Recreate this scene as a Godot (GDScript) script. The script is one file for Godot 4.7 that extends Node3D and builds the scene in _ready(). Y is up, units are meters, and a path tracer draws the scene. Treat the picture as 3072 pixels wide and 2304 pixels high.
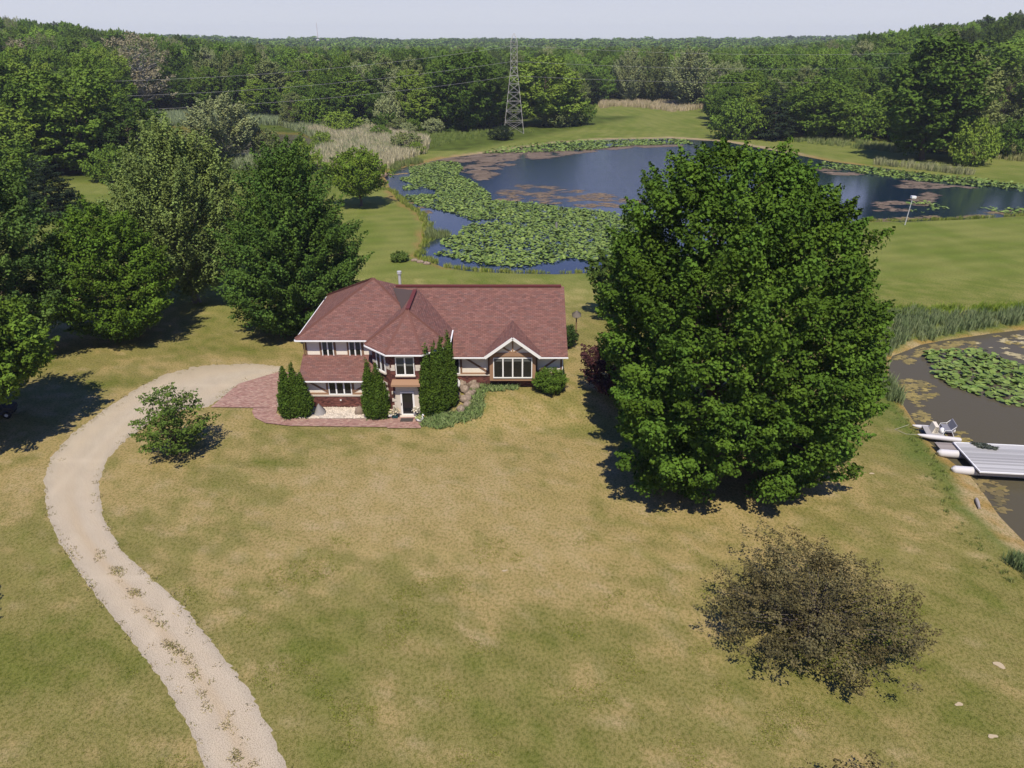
extends Node3D

# ---------------------------------------------------------------- mesh builder
class Mb:
	var v := PackedVector3Array()
	var n := PackedVector3Array()
	var c := PackedColorArray()
	var u := PackedVector2Array()
	var ix := PackedInt32Array()
	var col := Color(1, 1, 1)

	# a planar polygon (star-shaped from its first corner) that faces the way of HINT
	func face(pts: Array, hint: Vector3) -> void:
		var nrm := Vector3.ZERO
		for i in range(1, pts.size() - 1):
			nrm += (pts[i] - pts[0]).cross(pts[i + 1] - pts[0])
		if nrm.length() < 1e-12:
			return
		nrm = nrm.normalized()
		var rev := nrm.dot(hint) > 0.0
		if not rev:
			nrm = -nrm
		var t := Vector3(1, 0, 0)
		var b := Vector3(0, 0, 1)
		if absf(nrm.y) < 0.97:
			t = Vector3.UP.cross(nrm).normalized()
			b = t.cross(nrm).normalized()
		var at := v.size()
		for p in pts:
			v.append(p)
			n.append(nrm)
			c.append(col)
			u.append(Vector2(p.dot(t), p.dot(b)))
		for i in range(1, pts.size() - 1):
			ix.append(at)
			if rev:
				ix.append(at + i + 1)
				ix.append(at + i)
			else:
				ix.append(at + i)
				ix.append(at + i + 1)

	func box(p: Vector3, s: Vector3, basis := Basis()) -> void:
		var x := basis.x * s.x * 0.5
		var y := basis.y * s.y * 0.5
		var z := basis.z * s.z * 0.5
		face([p + x - y - z, p + x + y - z, p + x + y + z, p + x - y + z], x)
		face([p - x - y - z, p - x + y - z, p - x + y + z, p - x - y + z], -x)
		face([p + y - x - z, p + y + x - z, p + y + x + z, p + y - x + z], y)
		face([p - y - x - z, p - y + x - z, p - y + x + z, p - y - x + z], -y)
		face([p + z - x - y, p + z + x - y, p + z + x + y, p + z - x + y], z)
		face([p - z - x - y, p - z + x - y, p - z + x + y, p - z - x + y], -z)

	func span(a: Vector3, b: Vector3) -> void:  # a box between two corners
		box((a + b) * 0.5, (b - a).abs())

	func bar(a: Vector3, b: Vector3, w: float, h: float, up := Vector3.UP) -> void:  # a square bar from a to b
		var d := b - a
		var y := d.normalized()
		var x := up.cross(y)
		x = x.normalized() if x.length() > 0.01 else Vector3.RIGHT
		box((a + b) * 0.5, Vector3(w, d.length(), h), Basis(x, y, x.cross(y)))

	func slab(pts: Array, t: float) -> void:  # a roof plane: top as given, thickness t straight down
		var low := []
		var mid := Vector3.ZERO
		for p in pts:
			low.append(p - Vector3(0, t, 0))
			mid += p / pts.size()
		face(pts, Vector3.UP)
		face(low, Vector3.DOWN)
		for i in pts.size():
			var j := (i + 1) % pts.size()
			var out: Vector3 = (pts[j] - pts[i]).cross(Vector3.UP)
			if out.dot((pts[i] + pts[j]) * 0.5 - mid) < 0:
				out = -out
			face([pts[i], pts[j], low[j], low[i]], out)

	func prism(pts: Array, y0: float, y1: float) -> void:  # a floor plan (x, z) raised from y0 to y1
		var top := []
		for p in pts:
			top.append(Vector3(p.x, y1, p.y))
		slab(top, y1 - y0)

	func tube(path: Array, radii: Array, sides := 8, caps := true) -> void:
		var at := v.size()
		var k := path.size()
		var side := Vector3.ZERO
		for i in k:
			var d: Vector3 = (path[mini(i + 1, k - 1)] - path[maxi(i - 1, 0)]).normalized()
			if side == Vector3.ZERO:
				side = d.cross(Vector3(0.31, 0.2, 0.93)).normalized()
			side = (side - d * d.dot(side)).normalized()
			var other := d.cross(side)
			for j in sides:
				var a := TAU * j / sides
				var o := side * cos(a) + other * sin(a)
				v.append(path[i] + o * radii[i])
				n.append(o)
				c.append(col)
				u.append(Vector2(float(j) / sides, i))
		for i in k - 1:
			for j in sides:
				var a := at + i * sides + j
				var b := at + i * sides + (j + 1) % sides
				ix.append_array([a, b + sides, b, a, a + sides, b + sides])
		if caps:
			for e in [0, k - 1]:
				var ring := []
				for j in sides:
					ring.append(v[at + e * sides + j])
				var d2: Vector3 = path[0] - path[1] if e == 0 else path[k - 1] - path[k - 2]
				if radii[e] > 0.002:
					face(ring, d2)

	func blob(p: Vector3, s: Vector3, rows := 7, cols := 10, rough := 0.0, seed_ := 1) -> void:  # an uneven rounded lump
		var nz := FastNoiseLite.new()
		nz.seed = seed_
		nz.frequency = 0.9
		var at := v.size()
		for i in rows + 1:
			for j in cols:
				var a := PI * i / rows
				var b := TAU * j / cols
				var d := Vector3(sin(a) * cos(b), cos(a), sin(a) * sin(b))
				var k := 1.0 + rough * nz.get_noise_3dv(d * 1.3)
				v.append(p + d * s * k)
				n.append((d / s).normalized())
				c.append(col)
				u.append(Vector2(b, a))
		for i in rows:
			for j in cols:
				var a := at + i * cols + j
				var b := at + i * cols + (j + 1) % cols
				ix.append_array([a, b + cols, b, a, a + cols, b + cols])

	func leaf(p: Vector3, d: Vector3, w: Vector3, nrm: Vector3, col_: Color) -> void:
		var at := v.size()
		v.append(p - d)
		v.append(p + w)
		v.append(p + d)
		v.append(p - w)
		n.append(nrm)
		n.append(nrm)
		n.append(nrm)
		n.append(nrm)
		c.append(col_)
		c.append(col_)
		c.append(col_)
		c.append(col_)
		ix.append(at)
		ix.append(at + 1)
		ix.append(at + 2)
		ix.append(at)
		ix.append(at + 2)
		ix.append(at + 3)

	func mesh() -> ArrayMesh:
		var a := []
		a.resize(Mesh.ARRAY_MAX)
		a[Mesh.ARRAY_VERTEX] = v
		a[Mesh.ARRAY_NORMAL] = n
		a[Mesh.ARRAY_COLOR] = c
		if u.size() == v.size():
			a[Mesh.ARRAY_TEX_UV] = u
		a[Mesh.ARRAY_INDEX] = ix
		var m := ArrayMesh.new()
		m.add_surface_from_arrays(Mesh.PRIMITIVE_TRIANGLES, a)
		return m

# ---------------------------------------------------------------- naming and placing
var taken := {}

func numbered(called: String) -> String:
	var k: int = taken.get(called, 0)
	taken[called] = k + 1
	return called if k == 0 else "%s_%03d" % [called, k]

func tag(o: Node3D, label: String, category := "", group := "", kind := "") -> Node3D:
	if label:
		o.set_meta("label", label)
	if category:
		o.set_meta("category", category)
	if group:
		o.set_meta("group", group)
	if kind:
		o.set_meta("kind", kind)
	return o

func thing(called: String, at: Vector3, label: String, category: String, group := "") -> Node3D:
	var o := Node3D.new()
	o.name = numbered(called)
	o.position = at
	add_child(o)
	tag(o, label, category, group)
	return o

func put(called: String, mesh: Mesh, m: Material, parent: Node3D = null) -> MeshInstance3D:
	var o := MeshInstance3D.new()
	o.mesh = mesh
	o.material_override = m
	if parent:
		var key := "%d/%s" % [parent.get_instance_id(), called]
		var k: int = taken.get(key, 0)
		taken[key] = k + 1
		o.name = called if k == 0 else "%s_%03d" % [called, k]
		parent.add_child(o, true)
	else:
		o.name = numbered(called)
		add_child(o, true)
	return o

func struct(called: String, mesh: Mesh, m: Material) -> MeshInstance3D:
	var o := put(called, mesh, m)
	o.set_meta("kind", "structure")
	return o

func scatter(called: String, mesh: Mesh, m: Material, where: Array, tint: Array, label: String) -> MultiMeshInstance3D:
	var mm := MultiMesh.new()
	mm.transform_format = MultiMesh.TRANSFORM_3D
	mm.use_colors = tint.size() > 0
	mm.instance_count = where.size()
	mm.mesh = mesh
	for i in where.size():
		mm.set_instance_transform(i, where[i])
		if tint.size():
			mm.set_instance_color(i, tint[i])
	var o := MultiMeshInstance3D.new()
	o.name = numbered(called)
	o.multimesh = mm
	o.material_override = m
	add_child(o, true)
	tag(o, label, "", "", "stuff")
	return o

# ---------------------------------------------------------------- materials
func lin(r: float, g: float, b: float) -> Color:
	return Color(r, g, b).linear_to_srgb()

func mat(called: String, c: Color, rough := 0.85, spec := 0.3) -> StandardMaterial3D:
	var m := StandardMaterial3D.new()
	m.resource_name = called
	m.albedo_color = c.linear_to_srgb()
	m.roughness = rough
	m.metallic_specular = spec
	return m

func leafy(called: String, through := 0.35, rough := 0.55) -> StandardMaterial3D:
	var m := mat(called, Color(1, 1, 1), rough, 0.13)
	m.vertex_color_use_as_albedo = true
	m.backlight_enabled = true
	m.backlight = Color(through, through, through * 0.6)
	return m

func tinted(m: StandardMaterial3D, c: Color) -> StandardMaterial3D:
	var t: StandardMaterial3D = m.duplicate()
	t.albedo_color = c.linear_to_srgb()
	return t

func noise(seed_: int, wave: float, octaves := 3) -> FastNoiseLite:
	var f := FastNoiseLite.new()
	f.seed = seed_
	f.noise_type = FastNoiseLite.TYPE_SIMPLEX_SMOOTH
	f.frequency = 1.0 / wave
	f.fractal_octaves = octaves
	return f

func tex(im: Image) -> ImageTexture:
	return ImageTexture.create_from_image(im)

func noise_tex(f: FastNoiseLite, size: int, lo: Color, hi: Color, mid := Color(0, 0, 0, 0)) -> NoiseTexture2D:
	var t := NoiseTexture2D.new()
	t.width = size
	t.height = size
	t.seamless = true
	t.noise = f
	var g := Gradient.new()
	g.set_color(0, lo)
	g.set_color(1, hi)
	if mid.a > 0:
		g.add_point(0.5, mid)
	t.color_ramp = g
	return t

func bump_tex(f: FastNoiseLite, size: int) -> NoiseTexture2D:
	return noise_tex(f, size, Color(0, 0, 0), Color(1, 1, 1))

# rows of pieces (shingles, bricks, pavers) whose tone varies one by one; size in metres of the whole picture
func courses(px: int, size: float, w: float, h: float, joint: Color, tones: Array, seed_: int, gap := 1) -> Image:
	var im := Image.create(px, px, false, Image.FORMAT_RGB8)
	im.fill(joint)
	var r := RandomNumberGenerator.new()
	r.seed = seed_
	var rows := int(round(size / h))
	var cols := int(round(size / w))
	var soft := noise(seed_, 0.9, 2)
	for i in rows:
		for j in cols:
			var x0 := int(floor((j + (0.5 if i % 2 else 0.0)) * px / cols))
			var x1 := int(floor((j + 1 + (0.5 if i % 2 else 0.0)) * px / cols))
			var y0 := int(floor(float(i) * px / rows))
			var y1 := int(floor(float(i + 1) * px / rows))
			var k := 0.94 + 0.12 * r.randf() + 0.05 * soft.get_noise_2d(j * w, i * h)
			var c: Color = tones[r.randi() % tones.size()]
			c = Color(c.r * k, c.g * k, c.b * k)
			im.fill_rect(Rect2i(x0, y0, maxi(1, x1 - x0 - gap), maxi(1, y1 - y0 - gap)), c)
			if x1 > px:
				im.fill_rect(Rect2i(0, y0, maxi(1, x1 - px - gap), maxi(1, y1 - y0 - gap)), c)
	return im

func textured(called: String, im: Image, metres: float, rough := 0.9, spec := 0.2) -> StandardMaterial3D:
	var m := mat(called, Color(1, 1, 1), rough, spec)
	m.albedo_texture = tex(im)
	m.uv1_scale = Vector3(1.0 / metres, 1.0 / metres, 1)
	return m

# ---------------------------------------------------------------- the lie of the land; D is the distance north of the camera (z = -D)
const POND := [-28.0, 163.1, -23.2, 143.8, -18.7, 130.3, -15.9, 124.4, -13.4, 115.6, -12.3, 105.0, -12.6, 96.1, -8.8, 91.1, -5.7, 89.4, -0.4, 88.4, 5.5, 88.0, 10.8, 88.8, 17.5, 90.5, 32.4, 101.0, 57.4, 117.3, 63.8, 117.3, 75.6, 119.0, 87.6, 122.4, 102.0, 124.0, 118.0, 128.0, 120.0, 136.0, 107.0, 146.0, 91.5, 165.0, 77.4, 183.1, 71.8, 199.3, 62.3, 222.0, 48.3, 229.9, 26.8, 226.4, 12.5, 217.5, -0.7, 202.8, -16.6, 187.9, -24.3, 174.9]
const POND_EAST := [60.0, 69.0, 51.5, 68.0, 44.8, 66.0, 39.4, 64.2, 35.4, 61.4, 33.4, 57.8, 31.9, 53.2, 31.1, 49.1, 30.6, 46.0, 30.6, 43.4, 30.9, 41.0, 30.5, 38.6, 30.1, 36.6, 30.0, 33.6, 32.0, 30.4, 36.5, 28.0, 46.0, 29.0, 58.0, 36.0, 66.0, 50.0, 65.0, 62.0]
const SWAMP := [-120.0, 236.0, -112.0, 252.0, -100.0, 256.0, -87.0, 245.0, -67.0, 239.0, -57.0, 222.0, -52.0, 205.0, -60.0, 193.0, -76.0, 196.0, -92.0, 214.0, -110.0, 225.0]
const FRONT := [-0.9, 135.0, -0.698, 139.0, -0.60, 160.0, -0.576, 166.3, -0.528, 176.6, -0.492, 296.0, -0.366, 286.8, -0.283, 254.8, -0.168, 256.0, -0.095, 246.9, -0.034, 262.5, 0.07, 312.2, 0.107, 360.2, 0.206, 365.8, 0.264, 325.2, 0.277, 245.0, 0.332, 232.4, 0.399, 233.9, 0.486, 226.8, 0.553, 195.0, 0.633, 192.0, 0.674, 238.9, 0.9, 250.0]
var poly_pond := PackedVector2Array()
var poly_east := PackedVector2Array()
var poly_swamp := PackedVector2Array()
var box_of := {}
var drive := PackedVector2Array()
var rough_land: FastNoiseLite
var patch_big: FastNoiseLite
var patch_mid: FastNoiseLite
var patch_small: FastNoiseLite

func poly(a: Array) -> PackedVector2Array:
	var p := PackedVector2Array()
	for i in range(0, a.size(), 2):
		p.append(Vector2(a[i], a[i + 1]))
	return p

func rect_of(p: PackedVector2Array) -> Rect2:
	var r := Rect2(p[0], Vector2.ZERO)
	for q in p:
		r = r.expand(q)
	return r

# metres inside the polygon (negative outside), -99 far away
func inside(p: PackedVector2Array, r: Rect2, q: Vector2) -> float:
	if not r.grow(6.0).has_point(q):
		return -99.0
	var best := 1e9
	var k := p.size()
	for i in k:
		var a := p[i]
		var ab := p[(i + 1) % k] - a
		var t := clampf((q - a).dot(ab) / ab.length_squared(), 0, 1)
		best = minf(best, (a + ab * t).distance_squared_to(q))
	return sqrt(best) * (1.0 if Geometry2D.is_point_in_polygon(q, p) else -1.0)

func front(u: float) -> float:
	if u <= FRONT[0]:
		return FRONT[1]
	for i in range(0, FRONT.size() - 2, 2):
		if u <= FRONT[i + 2]:
			return lerpf(FRONT[i + 1], FRONT[i + 3], (u - FRONT[i]) / (FRONT[i + 2] - FRONT[i]))
	return FRONT[FRONT.size() - 1]

func hills(x: float, d: float) -> float:
	var u := x / maxf(d, 60.0)
	var y := 19.0 * smoothstep(-0.2, -0.75, u) * smoothstep(190, 460, d)
	y += 17.0 * smoothstep(0.27, 0.66, u) * smoothstep(215, 400, d)
	y += 17.0 * smoothstep(700, 1900, d) * (0.8 + 0.5 * rough_land.get_noise_2d(x * 0.05, d * 0.05))
	return y

func base_y(x: float, d: float) -> float:
	var y := 1.05 * smoothstep(-6.6, -3.9, x) * (1.0 - smoothstep(8.0, 17.0, x)) * smoothstep(46.2, 51.6, d) * (1.0 - smoothstep(66.0, 77.0, d))
	if d > 130.0:
		y += hills(x, d)
	return y + 0.05 * rough_land.get_noise_2d(x, d)

func ground_y(x: float, d: float) -> float:
	var q := Vector2(x, d)
	var y := base_y(x, d)
	for p in [poly_pond, poly_east, poly_swamp]:
		var s := inside(p, box_of[p], q)
		if s > -6.0:
			y -= 0.95 * smoothstep(-1.7, 2.6, s)
	return y

const DRY := Color(0.385, 0.305, 0.148)
const STRAW := Color(0.435, 0.342, 0.188)
const OLIVE := Color(0.262, 0.236, 0.092)
const GREEN := Color(0.175, 0.188, 0.052)

func ground_color(x: float, d: float) -> Color:
	var q := Vector2(x, d)
	var nb := patch_big.get_noise_2d(x, d)
	var nm := patch_mid.get_noise_2d(x, d)
	var ns := patch_small.get_noise_2d(x, d)
	var g := 0.33 + 0.46 * nb + 0.30 * nm + 0.40 * ns
	if d < 85.0:
		g -= 0.22 * exp(-(pow((x + 3.0) / 17.0, 2) + pow((d - 36.0) / 10.0, 2)))
		g += 0.20 * smoothstep(31.0, 20.0, d) + 0.16 * smoothstep(-13.0, -22.0, x) * smoothstep(40.0, 28.0, d)
		g += 0.17 * smoothstep(16.0, 24.0, x) + 0.30 * smoothstep(56.0, 84.0, d)
		for s in [[-19.3, 39.6, 1.5, 0.8], [-15.6, 42.2, 1.6, 0.5], [2.6, 26.6, 3.6, 2.0], [-9.0, 25.0, 2.0, 3.4], [-17.0, 42.6, 1.1, 0.6], [18.0, 23.0, 4.0, 3.0], [-24.0, 25.5, 3.0, 2.4], [5.0, 46.5, 2.4, 0.9], [-34.0, 55.5, 4.0, 1.4], [-24.5, 62.5, 3.0, 1.2]]:
			g += 0.5 * exp(-(pow((x - s[0]) / s[2], 2) + pow((d - s[1]) / s[3], 2)))
	else:
		g = 0.80 + 0.25 * nb + 0.25 * nm
	var lane := patch_mid.get_noise_2d((x * 0.95 + d * 0.3) * 0.13 + 40.0, (d * 0.95 - x * 0.3) * 1.7)
	if d < 85.0:
		g += 0.20 * lane
	var c := STRAW.lerp(DRY, smoothstep(-0.25, 0.12, g))
	c = c.lerp(OLIVE, smoothstep(0.18, 0.52, g))
	c = c.lerp(GREEN, smoothstep(0.60, 1.05, g))
	if d < 70.0:
		c = c.lerp(Color(0.47, 0.375, 0.25), 0.42 * smoothstep(0.30, 0.55, patch_small.get_noise_2d(x * 0.8 + 300.0, d * 1.1)) * smoothstep(0.75, 0.2, g))
	# lines left by the mower
	var m := sin((x * 0.5 + d * 0.86) * 3.4 + 3.0 * nb) * (0.05 * smoothstep(-0.3, 0.3, nm + nb) if d < 85.0 else 0.06)
	if d > 84.0 and d < 132.0:
		m = 0.07 * sin((x * 0.3 - d) * 1.7 + 1.2 * nb)
	c = c * (1.0 + m)
	if d > 80.0 and d < 260.0:
		c = c * 0.98
	if d > 60.0:
		c = c.lerp(Color(c.r * 0.93, c.g * 1.12, c.b * 0.92), smoothstep(60.0, 90.0, d))
	# the meadow and reed beds west of the mown bank
	var reed := smoothstep(-20.0, -34.0, x + 0.35 * (d - 165.0) - 8.0) * smoothstep(148.0, 162.0, d) if d < 200.0 else smoothstep(2.0, -8.0, x - 0.62 * (d - 215.0))
	if d > 148.0 and d < 300.0:
		c = c.lerp(Color(0.10, 0.135, 0.032) * (1.0 + 0.5 * nm), reed)
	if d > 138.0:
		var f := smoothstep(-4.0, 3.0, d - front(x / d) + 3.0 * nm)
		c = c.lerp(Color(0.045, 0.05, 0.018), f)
	var s1 := inside(poly_pond, box_of[poly_pond], q)
	if s1 > -5.0:
		var far_bank := smoothstep(165.0, 190.0, d) + smoothstep(-18.0, -24.0, x) + 0.55 * smoothstep(-6.0, -9.0, x)
		var w := 0.3 + 1.3 * clampf(far_bank, 0.0, 1.0) + 1.2 * nm
		var k := smoothstep(-w - 0.9, -w + 0.5, s1)
		c = c.lerp(Color(0.33, 0.235, 0.10).lerp(Color(0.42, 0.33, 0.23), smoothstep(185.0, 200.0, d)), k * (0.35 + 0.6 * clampf(far_bank + nm, 0.0, 1.0)))
		c = c.lerp(Color(0.10, 0.075, 0.045), smoothstep(0.4, 2.0, s1))
	var s2 := inside(poly_east, box_of[poly_east], q)
	if s2 > -6.0:
		var w2 := 0.75 + 0.8 * nm + 1.0 * smoothstep(42.5, 40.0, d)
		c = c.lerp(Color(0.10, 0.16, 0.035), 0.75 * smoothstep(-4.2, -1.6, s2 + nm * 1.6))
		c = c.lerp(Color(0.37, 0.25, 0.095).lerp(Color(0.45, 0.35, 0.21), clampf(0.5 + 1.6 * ns + (0.4 if d < 41.0 else -0.2), 0, 1)), smoothstep(-w2 - 0.5, -w2 + 0.4, s2))
		c = c.lerp(Color(0.09, 0.07, 0.045), smoothstep(0.9, 2.4, s2))
	var s3 := inside(poly_swamp, box_of[poly_swamp], q)
	if s3 > -5.0:
		c = c.lerp(Color(0.17, 0.155, 0.05), smoothstep(-4.0, -1.0, s3 + 2.0 * nm))
	return c

func axis_steps(stops: Array) -> PackedFloat32Array:
	var a := PackedFloat32Array()
	var at: float = stops[0]
	for i in range(1, stops.size(), 2):
		var to: float = stops[i + 1]
		var k := int(maxf(1.0, round((to - at) / stops[i])))
		for j in k:
			a.append(at + (to - at) * j / k)
		at = to
	a.append(at)
	return a

func make_ground(m: Material) -> void:
	var xs := axis_steps([-3400, 300, -1000, 90, -400, 22, -150, 5, -112, 1.7, -46, 0.5, 38, 0.8, 70, 1.6, 122, 5, 180, 22, 400, 90, 1000, 300, 3400])
	var ds := axis_steps([-240, 40, -40, 8, 8, 2, 14, 0.5, 67, 0.8, 131, 1.8, 262, 7, 360, 16, 640, 60, 1300, 150, 3700])
	var b := Mb.new()
	for d in ds:
		for x in xs:
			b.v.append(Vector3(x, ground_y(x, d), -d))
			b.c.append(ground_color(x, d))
			b.u.append(Vector2(x, d))
	var w := xs.size()
	b.n.resize(b.v.size())
	for j in ds.size():
		for i in w:
			var l := b.v[j * w + maxi(i - 1, 0)]
			var r := b.v[j * w + mini(i + 1, w - 1)]
			var near := b.v[maxi(j - 1, 0) * w + i]
			var far := b.v[mini(j + 1, ds.size() - 1) * w + i]
			b.n[j * w + i] = (r - l).cross(far - near).normalized()
			if i + 1 < w and j + 1 < ds.size():
				var a := j * w + i
				b.ix.append_array([a, a + w, a + 1, a + 1, a + w, a + w + 1])
	struct("ground", b.mesh(), m)

func sheet(p: PackedVector2Array, y: float) -> ArrayMesh:
	var b := Mb.new()
	var t := Geometry2D.triangulate_polygon(p)
	for q in p:
		b.v.append(Vector3(q.x, y, -q.y))
		b.n.append(Vector3.UP)
		b.c.append(Color.WHITE)
		b.u.append(q)
	for i in range(0, t.size(), 3):
		var e1 := p[t[i + 1]] - p[t[i]]
		var e2 := p[t[i + 2]] - p[t[i]]
		if e1.cross(e2) > 0:
			b.ix.append_array([t[i], t[i + 2], t[i + 1]])
		else:
			b.ix.append_array([t[i], t[i + 1], t[i + 2]])
	return b.mesh()

# ---------------------------------------------------------------- plants
# s: h height, r radius, y0 where the crown starts, peak (where it is widest, 0..1), pw (fullness), clumps, per (leaves per clump), size (leaf length), cr (clump radius), col, vary, lean, droop, hollow
func envelope(s: Dictionary, t: float, a: float, ph: float) -> float:
	var pk: float = s.get("peak", 0.4)
	var k := t / pk if t < pk else (1.0 - t) / (1.0 - pk)
	k = clampf(k, 0.0, 1.0)
	var e := pow(sin(k * PI * 0.5), s.get("pw", 0.6) if t < pk else s.get("pw2", s.get("pw", 0.6)))
	if s.get("cone", false):
		e = pow(1.0 - t, 0.85) * smoothstep(-0.05, 0.12, t)
	return s.r * e * (1.0 + s.get("lobes", 0.14) * (sin(a * 3.0 + ph + t * 3.0) * 0.6 + sin(a * 5.0 - ph * 1.7 + t * 7.0) * 0.5))

func crown(seed_: int, s: Dictionary) -> Array:
	var r := RandomNumberGenerator.new()
	r.seed = seed_
	var b := Mb.new()
	var ph := r.randf() * TAU
	var h: float = s.h
	var y0: float = s.y0
	var cr: float = s.cr
	var base: Color = s.col
	var vary: float = s.get("vary", 0.28)
	var size: float = s.size
	var droop: float = s.get("droop", 0.0)
	var up: float = s.get("up", 0.5)
	var flat: float = s.get("flat", 0.7)
	var off: Vector3 = s.get("off", Vector3.ZERO)
	var shift: Vector3 = s.get("shift", Vector3.ZERO)
	var narrow: float = s.get("narrow", 0.62)
	var long: float = s.get("long", 1.0)
	var centres: Array[Vector3] = []
	var gap: float = s.get("gap", 0.75) * cr
	for i in int(s.clumps):
		var p := Vector3.ZERO
		var ax := Vector3.UP
		for attempt in 5:
			var t := 1.0 - pow(r.randf(), 0.62) if s.get("cone", false) else clampf(r.randf() * 1.02 - 0.01, 0.0, 1.0)
			var a := r.randf() * TAU
			var e := envelope(s, t, a, ph)
			if r.randf() > e / s.r + 0.12:
				continue
			var k := pow(r.randf(), s.get("shell", 0.34))
			if r.randf() < 0.28:
				k *= 1.0 + r.randf() * float(s.get("wild", 0.12))
			p = shift + off * t + Vector3(cos(a) * e * k, lerpf(y0, h - cr * 0.5, t), sin(a) * e * k)
			ax = (Vector3(cos(a), 0, sin(a)) * (1.0 - 0.4 * t) * k + Vector3.UP * (up + 0.5 * t) - Vector3.UP * droop * (1.0 - t)).normalized()
			var ok := true
			for j in range(maxi(0, centres.size() - 260), centres.size()):
				if centres[j].distance_squared_to(p) < gap * gap:
					ok = false
					break
			if ok:
				break
		if s.has("notch") and absf(p.x) < 1.5 and p.z > 0.6 and p.y < 4.4:
			continue
		centres.append(p)
		var side := ax.cross(Vector3(0.2, 0.9, 0.37) if absf(ax.y) < 0.8 else Vector3.RIGHT).normalized()
		var other := ax.cross(side)
		var tone := 1.0 + vary * (r.randf() * 2.0 - 1.0)
		var warm := r.randf() * 0.25
		var bc := Color(base.r * tone * (1.0 + warm), base.g * tone * (1.0 + warm * 0.5), base.b * tone)
		var size_k := 0.5 + 1.0 * pow(r.randf(), 1.3)
		var big := cr * size_k
		for j in int(s.per * pow(size_k, 1.4) * 1.05):
			var along := (r.randf() + r.randf() * 0.6) * 1.35 * long - 0.6 * long
			var wide := clampf(1.0 - narrow * maxf(along, 0.0) / long, 0.06, 1.0) / sqrt(long) * pow(r.randf(), 0.8) * big * 1.12
			var a2 := r.randf() * TAU
			var d := side * cos(a2) + other * sin(a2)
			var o := ax * along * big + d * wide
			o.y *= flat
			o.y -= droop * wide * 0.6
			var nr := Vector3(r.randf() - 0.5, r.randf() - 0.5, r.randf() - 0.5)
			var nrm: Vector3 = (d * 0.55 + ax * 0.35 + Vector3.UP * s.get("face_up", 0.55) + nr * 1.5).normalized()
			var ld: Vector3 = nrm.cross(Vector3(r.randf() - 0.5, r.randf() - 0.5, r.randf() - 0.5)).normalized()
			var sz := size * (0.65 + 0.7 * r.randf())
			var lt := 0.78 + 0.44 * r.randf()
			b.leaf(p + o, ld * sz * 0.5, nrm.cross(ld) * sz * s.get("wide", 0.36), nrm, Color(bc.r * lt, bc.g * lt, bc.b * lt))
	return [b.mesh(), centres]

func wood(seed_: int, s: Dictionary, centres: Array) -> ArrayMesh:
	var r := RandomNumberGenerator.new()
	r.seed = seed_ + 7
	var b := Mb.new()
	b.col = s.get("bark", Color(0.11, 0.09, 0.07))
	var h: float = s.h
	var tr: float = s.get("tr", h * 0.02)
	var off: Vector3 = s.get("off", Vector3.ZERO)
	var top := h * float(s.get("stem", 0.75))
	var path := []
	var rad := []
	for i in 7:
		var t := i / 6.0
		path.append(Vector3(off.x * t * t + tr * 0.8 * sin(i * 1.9 + seed_), top * t - 0.25 * (1.0 - t), off.z * t * t + tr * 0.8 * cos(i * 2.3 + seed_)))
		rad.append(tr * (1.35 if i == 0 else 1.0) * (1.0 - 0.82 * t))
	b.tube(path, rad, int(s.get("sides", 7)), false)
	var limbs: int = s.get("limbs", 14)
	var step := maxi(1, centres.size() / maxi(1, limbs))
	for i in range(0, centres.size(), step):
		var c: Vector3 = centres[i]
		if c.y < s.y0 * 0.4:
			continue
		var reach := Vector2(c.x, c.z).length()
		var y1 := clampf(c.y - reach * 0.55, h * float(s.get("fork", 0.12)), top * 0.95)
		var t := y1 / top
		var from := Vector3(off.x * t * t, y1, off.z * t * t)
		var mid := from.lerp(c, 0.55) + Vector3(r.randf() - 0.5, 0.35 + r.randf() * 0.5, r.randf() - 0.5) * reach * 0.12
		var r0 := tr * (0.5 - 0.3 * t) * float(s.get("limb", 1.0))
		b.tube([from, mid, c], [r0, r0 * 0.62, r0 * 0.22], 5, false)
	return b.mesh()

func tree(called: String, at: Vector3, s: Dictionary, seed_: int, leaf: Material, bark: Material, label: String, category := "tree", group := "") -> Node3D:
	var o := thing(called, at, label, category, group)
	var c := crown(seed_, s)
	put("trunk", wood(seed_, s, c[1]), bark, o)
	put("crown", c[0], leaf, o)
	return o

func blade_clump(seed_: int, k: int, h: float, spread: float, w: float, lean: float, lo: Color, hi: Color) -> ArrayMesh:
	var r := RandomNumberGenerator.new()
	r.seed = seed_
	var b := Mb.new()
	for i in k:
		var a := r.randf() * TAU
		var q := sqrt(r.randf()) * spread
		var p := Vector3(cos(a) * q, -0.05, sin(a) * q)
		var hh := h * (0.6 + 0.5 * r.randf())
		var d := Vector3(r.randf() - 0.5, 0, r.randf() - 0.5) * 2.0 * lean * hh
		var t := Vector3(cos(a * 3.0), 0, sin(a * 3.0)) * w
		var mid := p + Vector3(d.x * 0.35, hh * 0.6, d.z * 0.35)
		var tip := p + Vector3(d.x, hh, d.z)
		var c := lo.lerp(hi, r.randf())
		var at := b.v.size()
		var nrm := (t.cross(Vector3.UP).normalized() + Vector3.UP * 0.25).normalized()
		for v in [p - t * 0.6, p + t * 0.6, mid + t, mid - t, tip]:
			b.v.append(v)
			b.n.append(nrm)
			b.c.append(c)
		b.ix.append_array([at, at + 2, at + 1, at, at + 3, at + 2, at + 3, at + 4, at + 2])
	return b.mesh()

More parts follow.
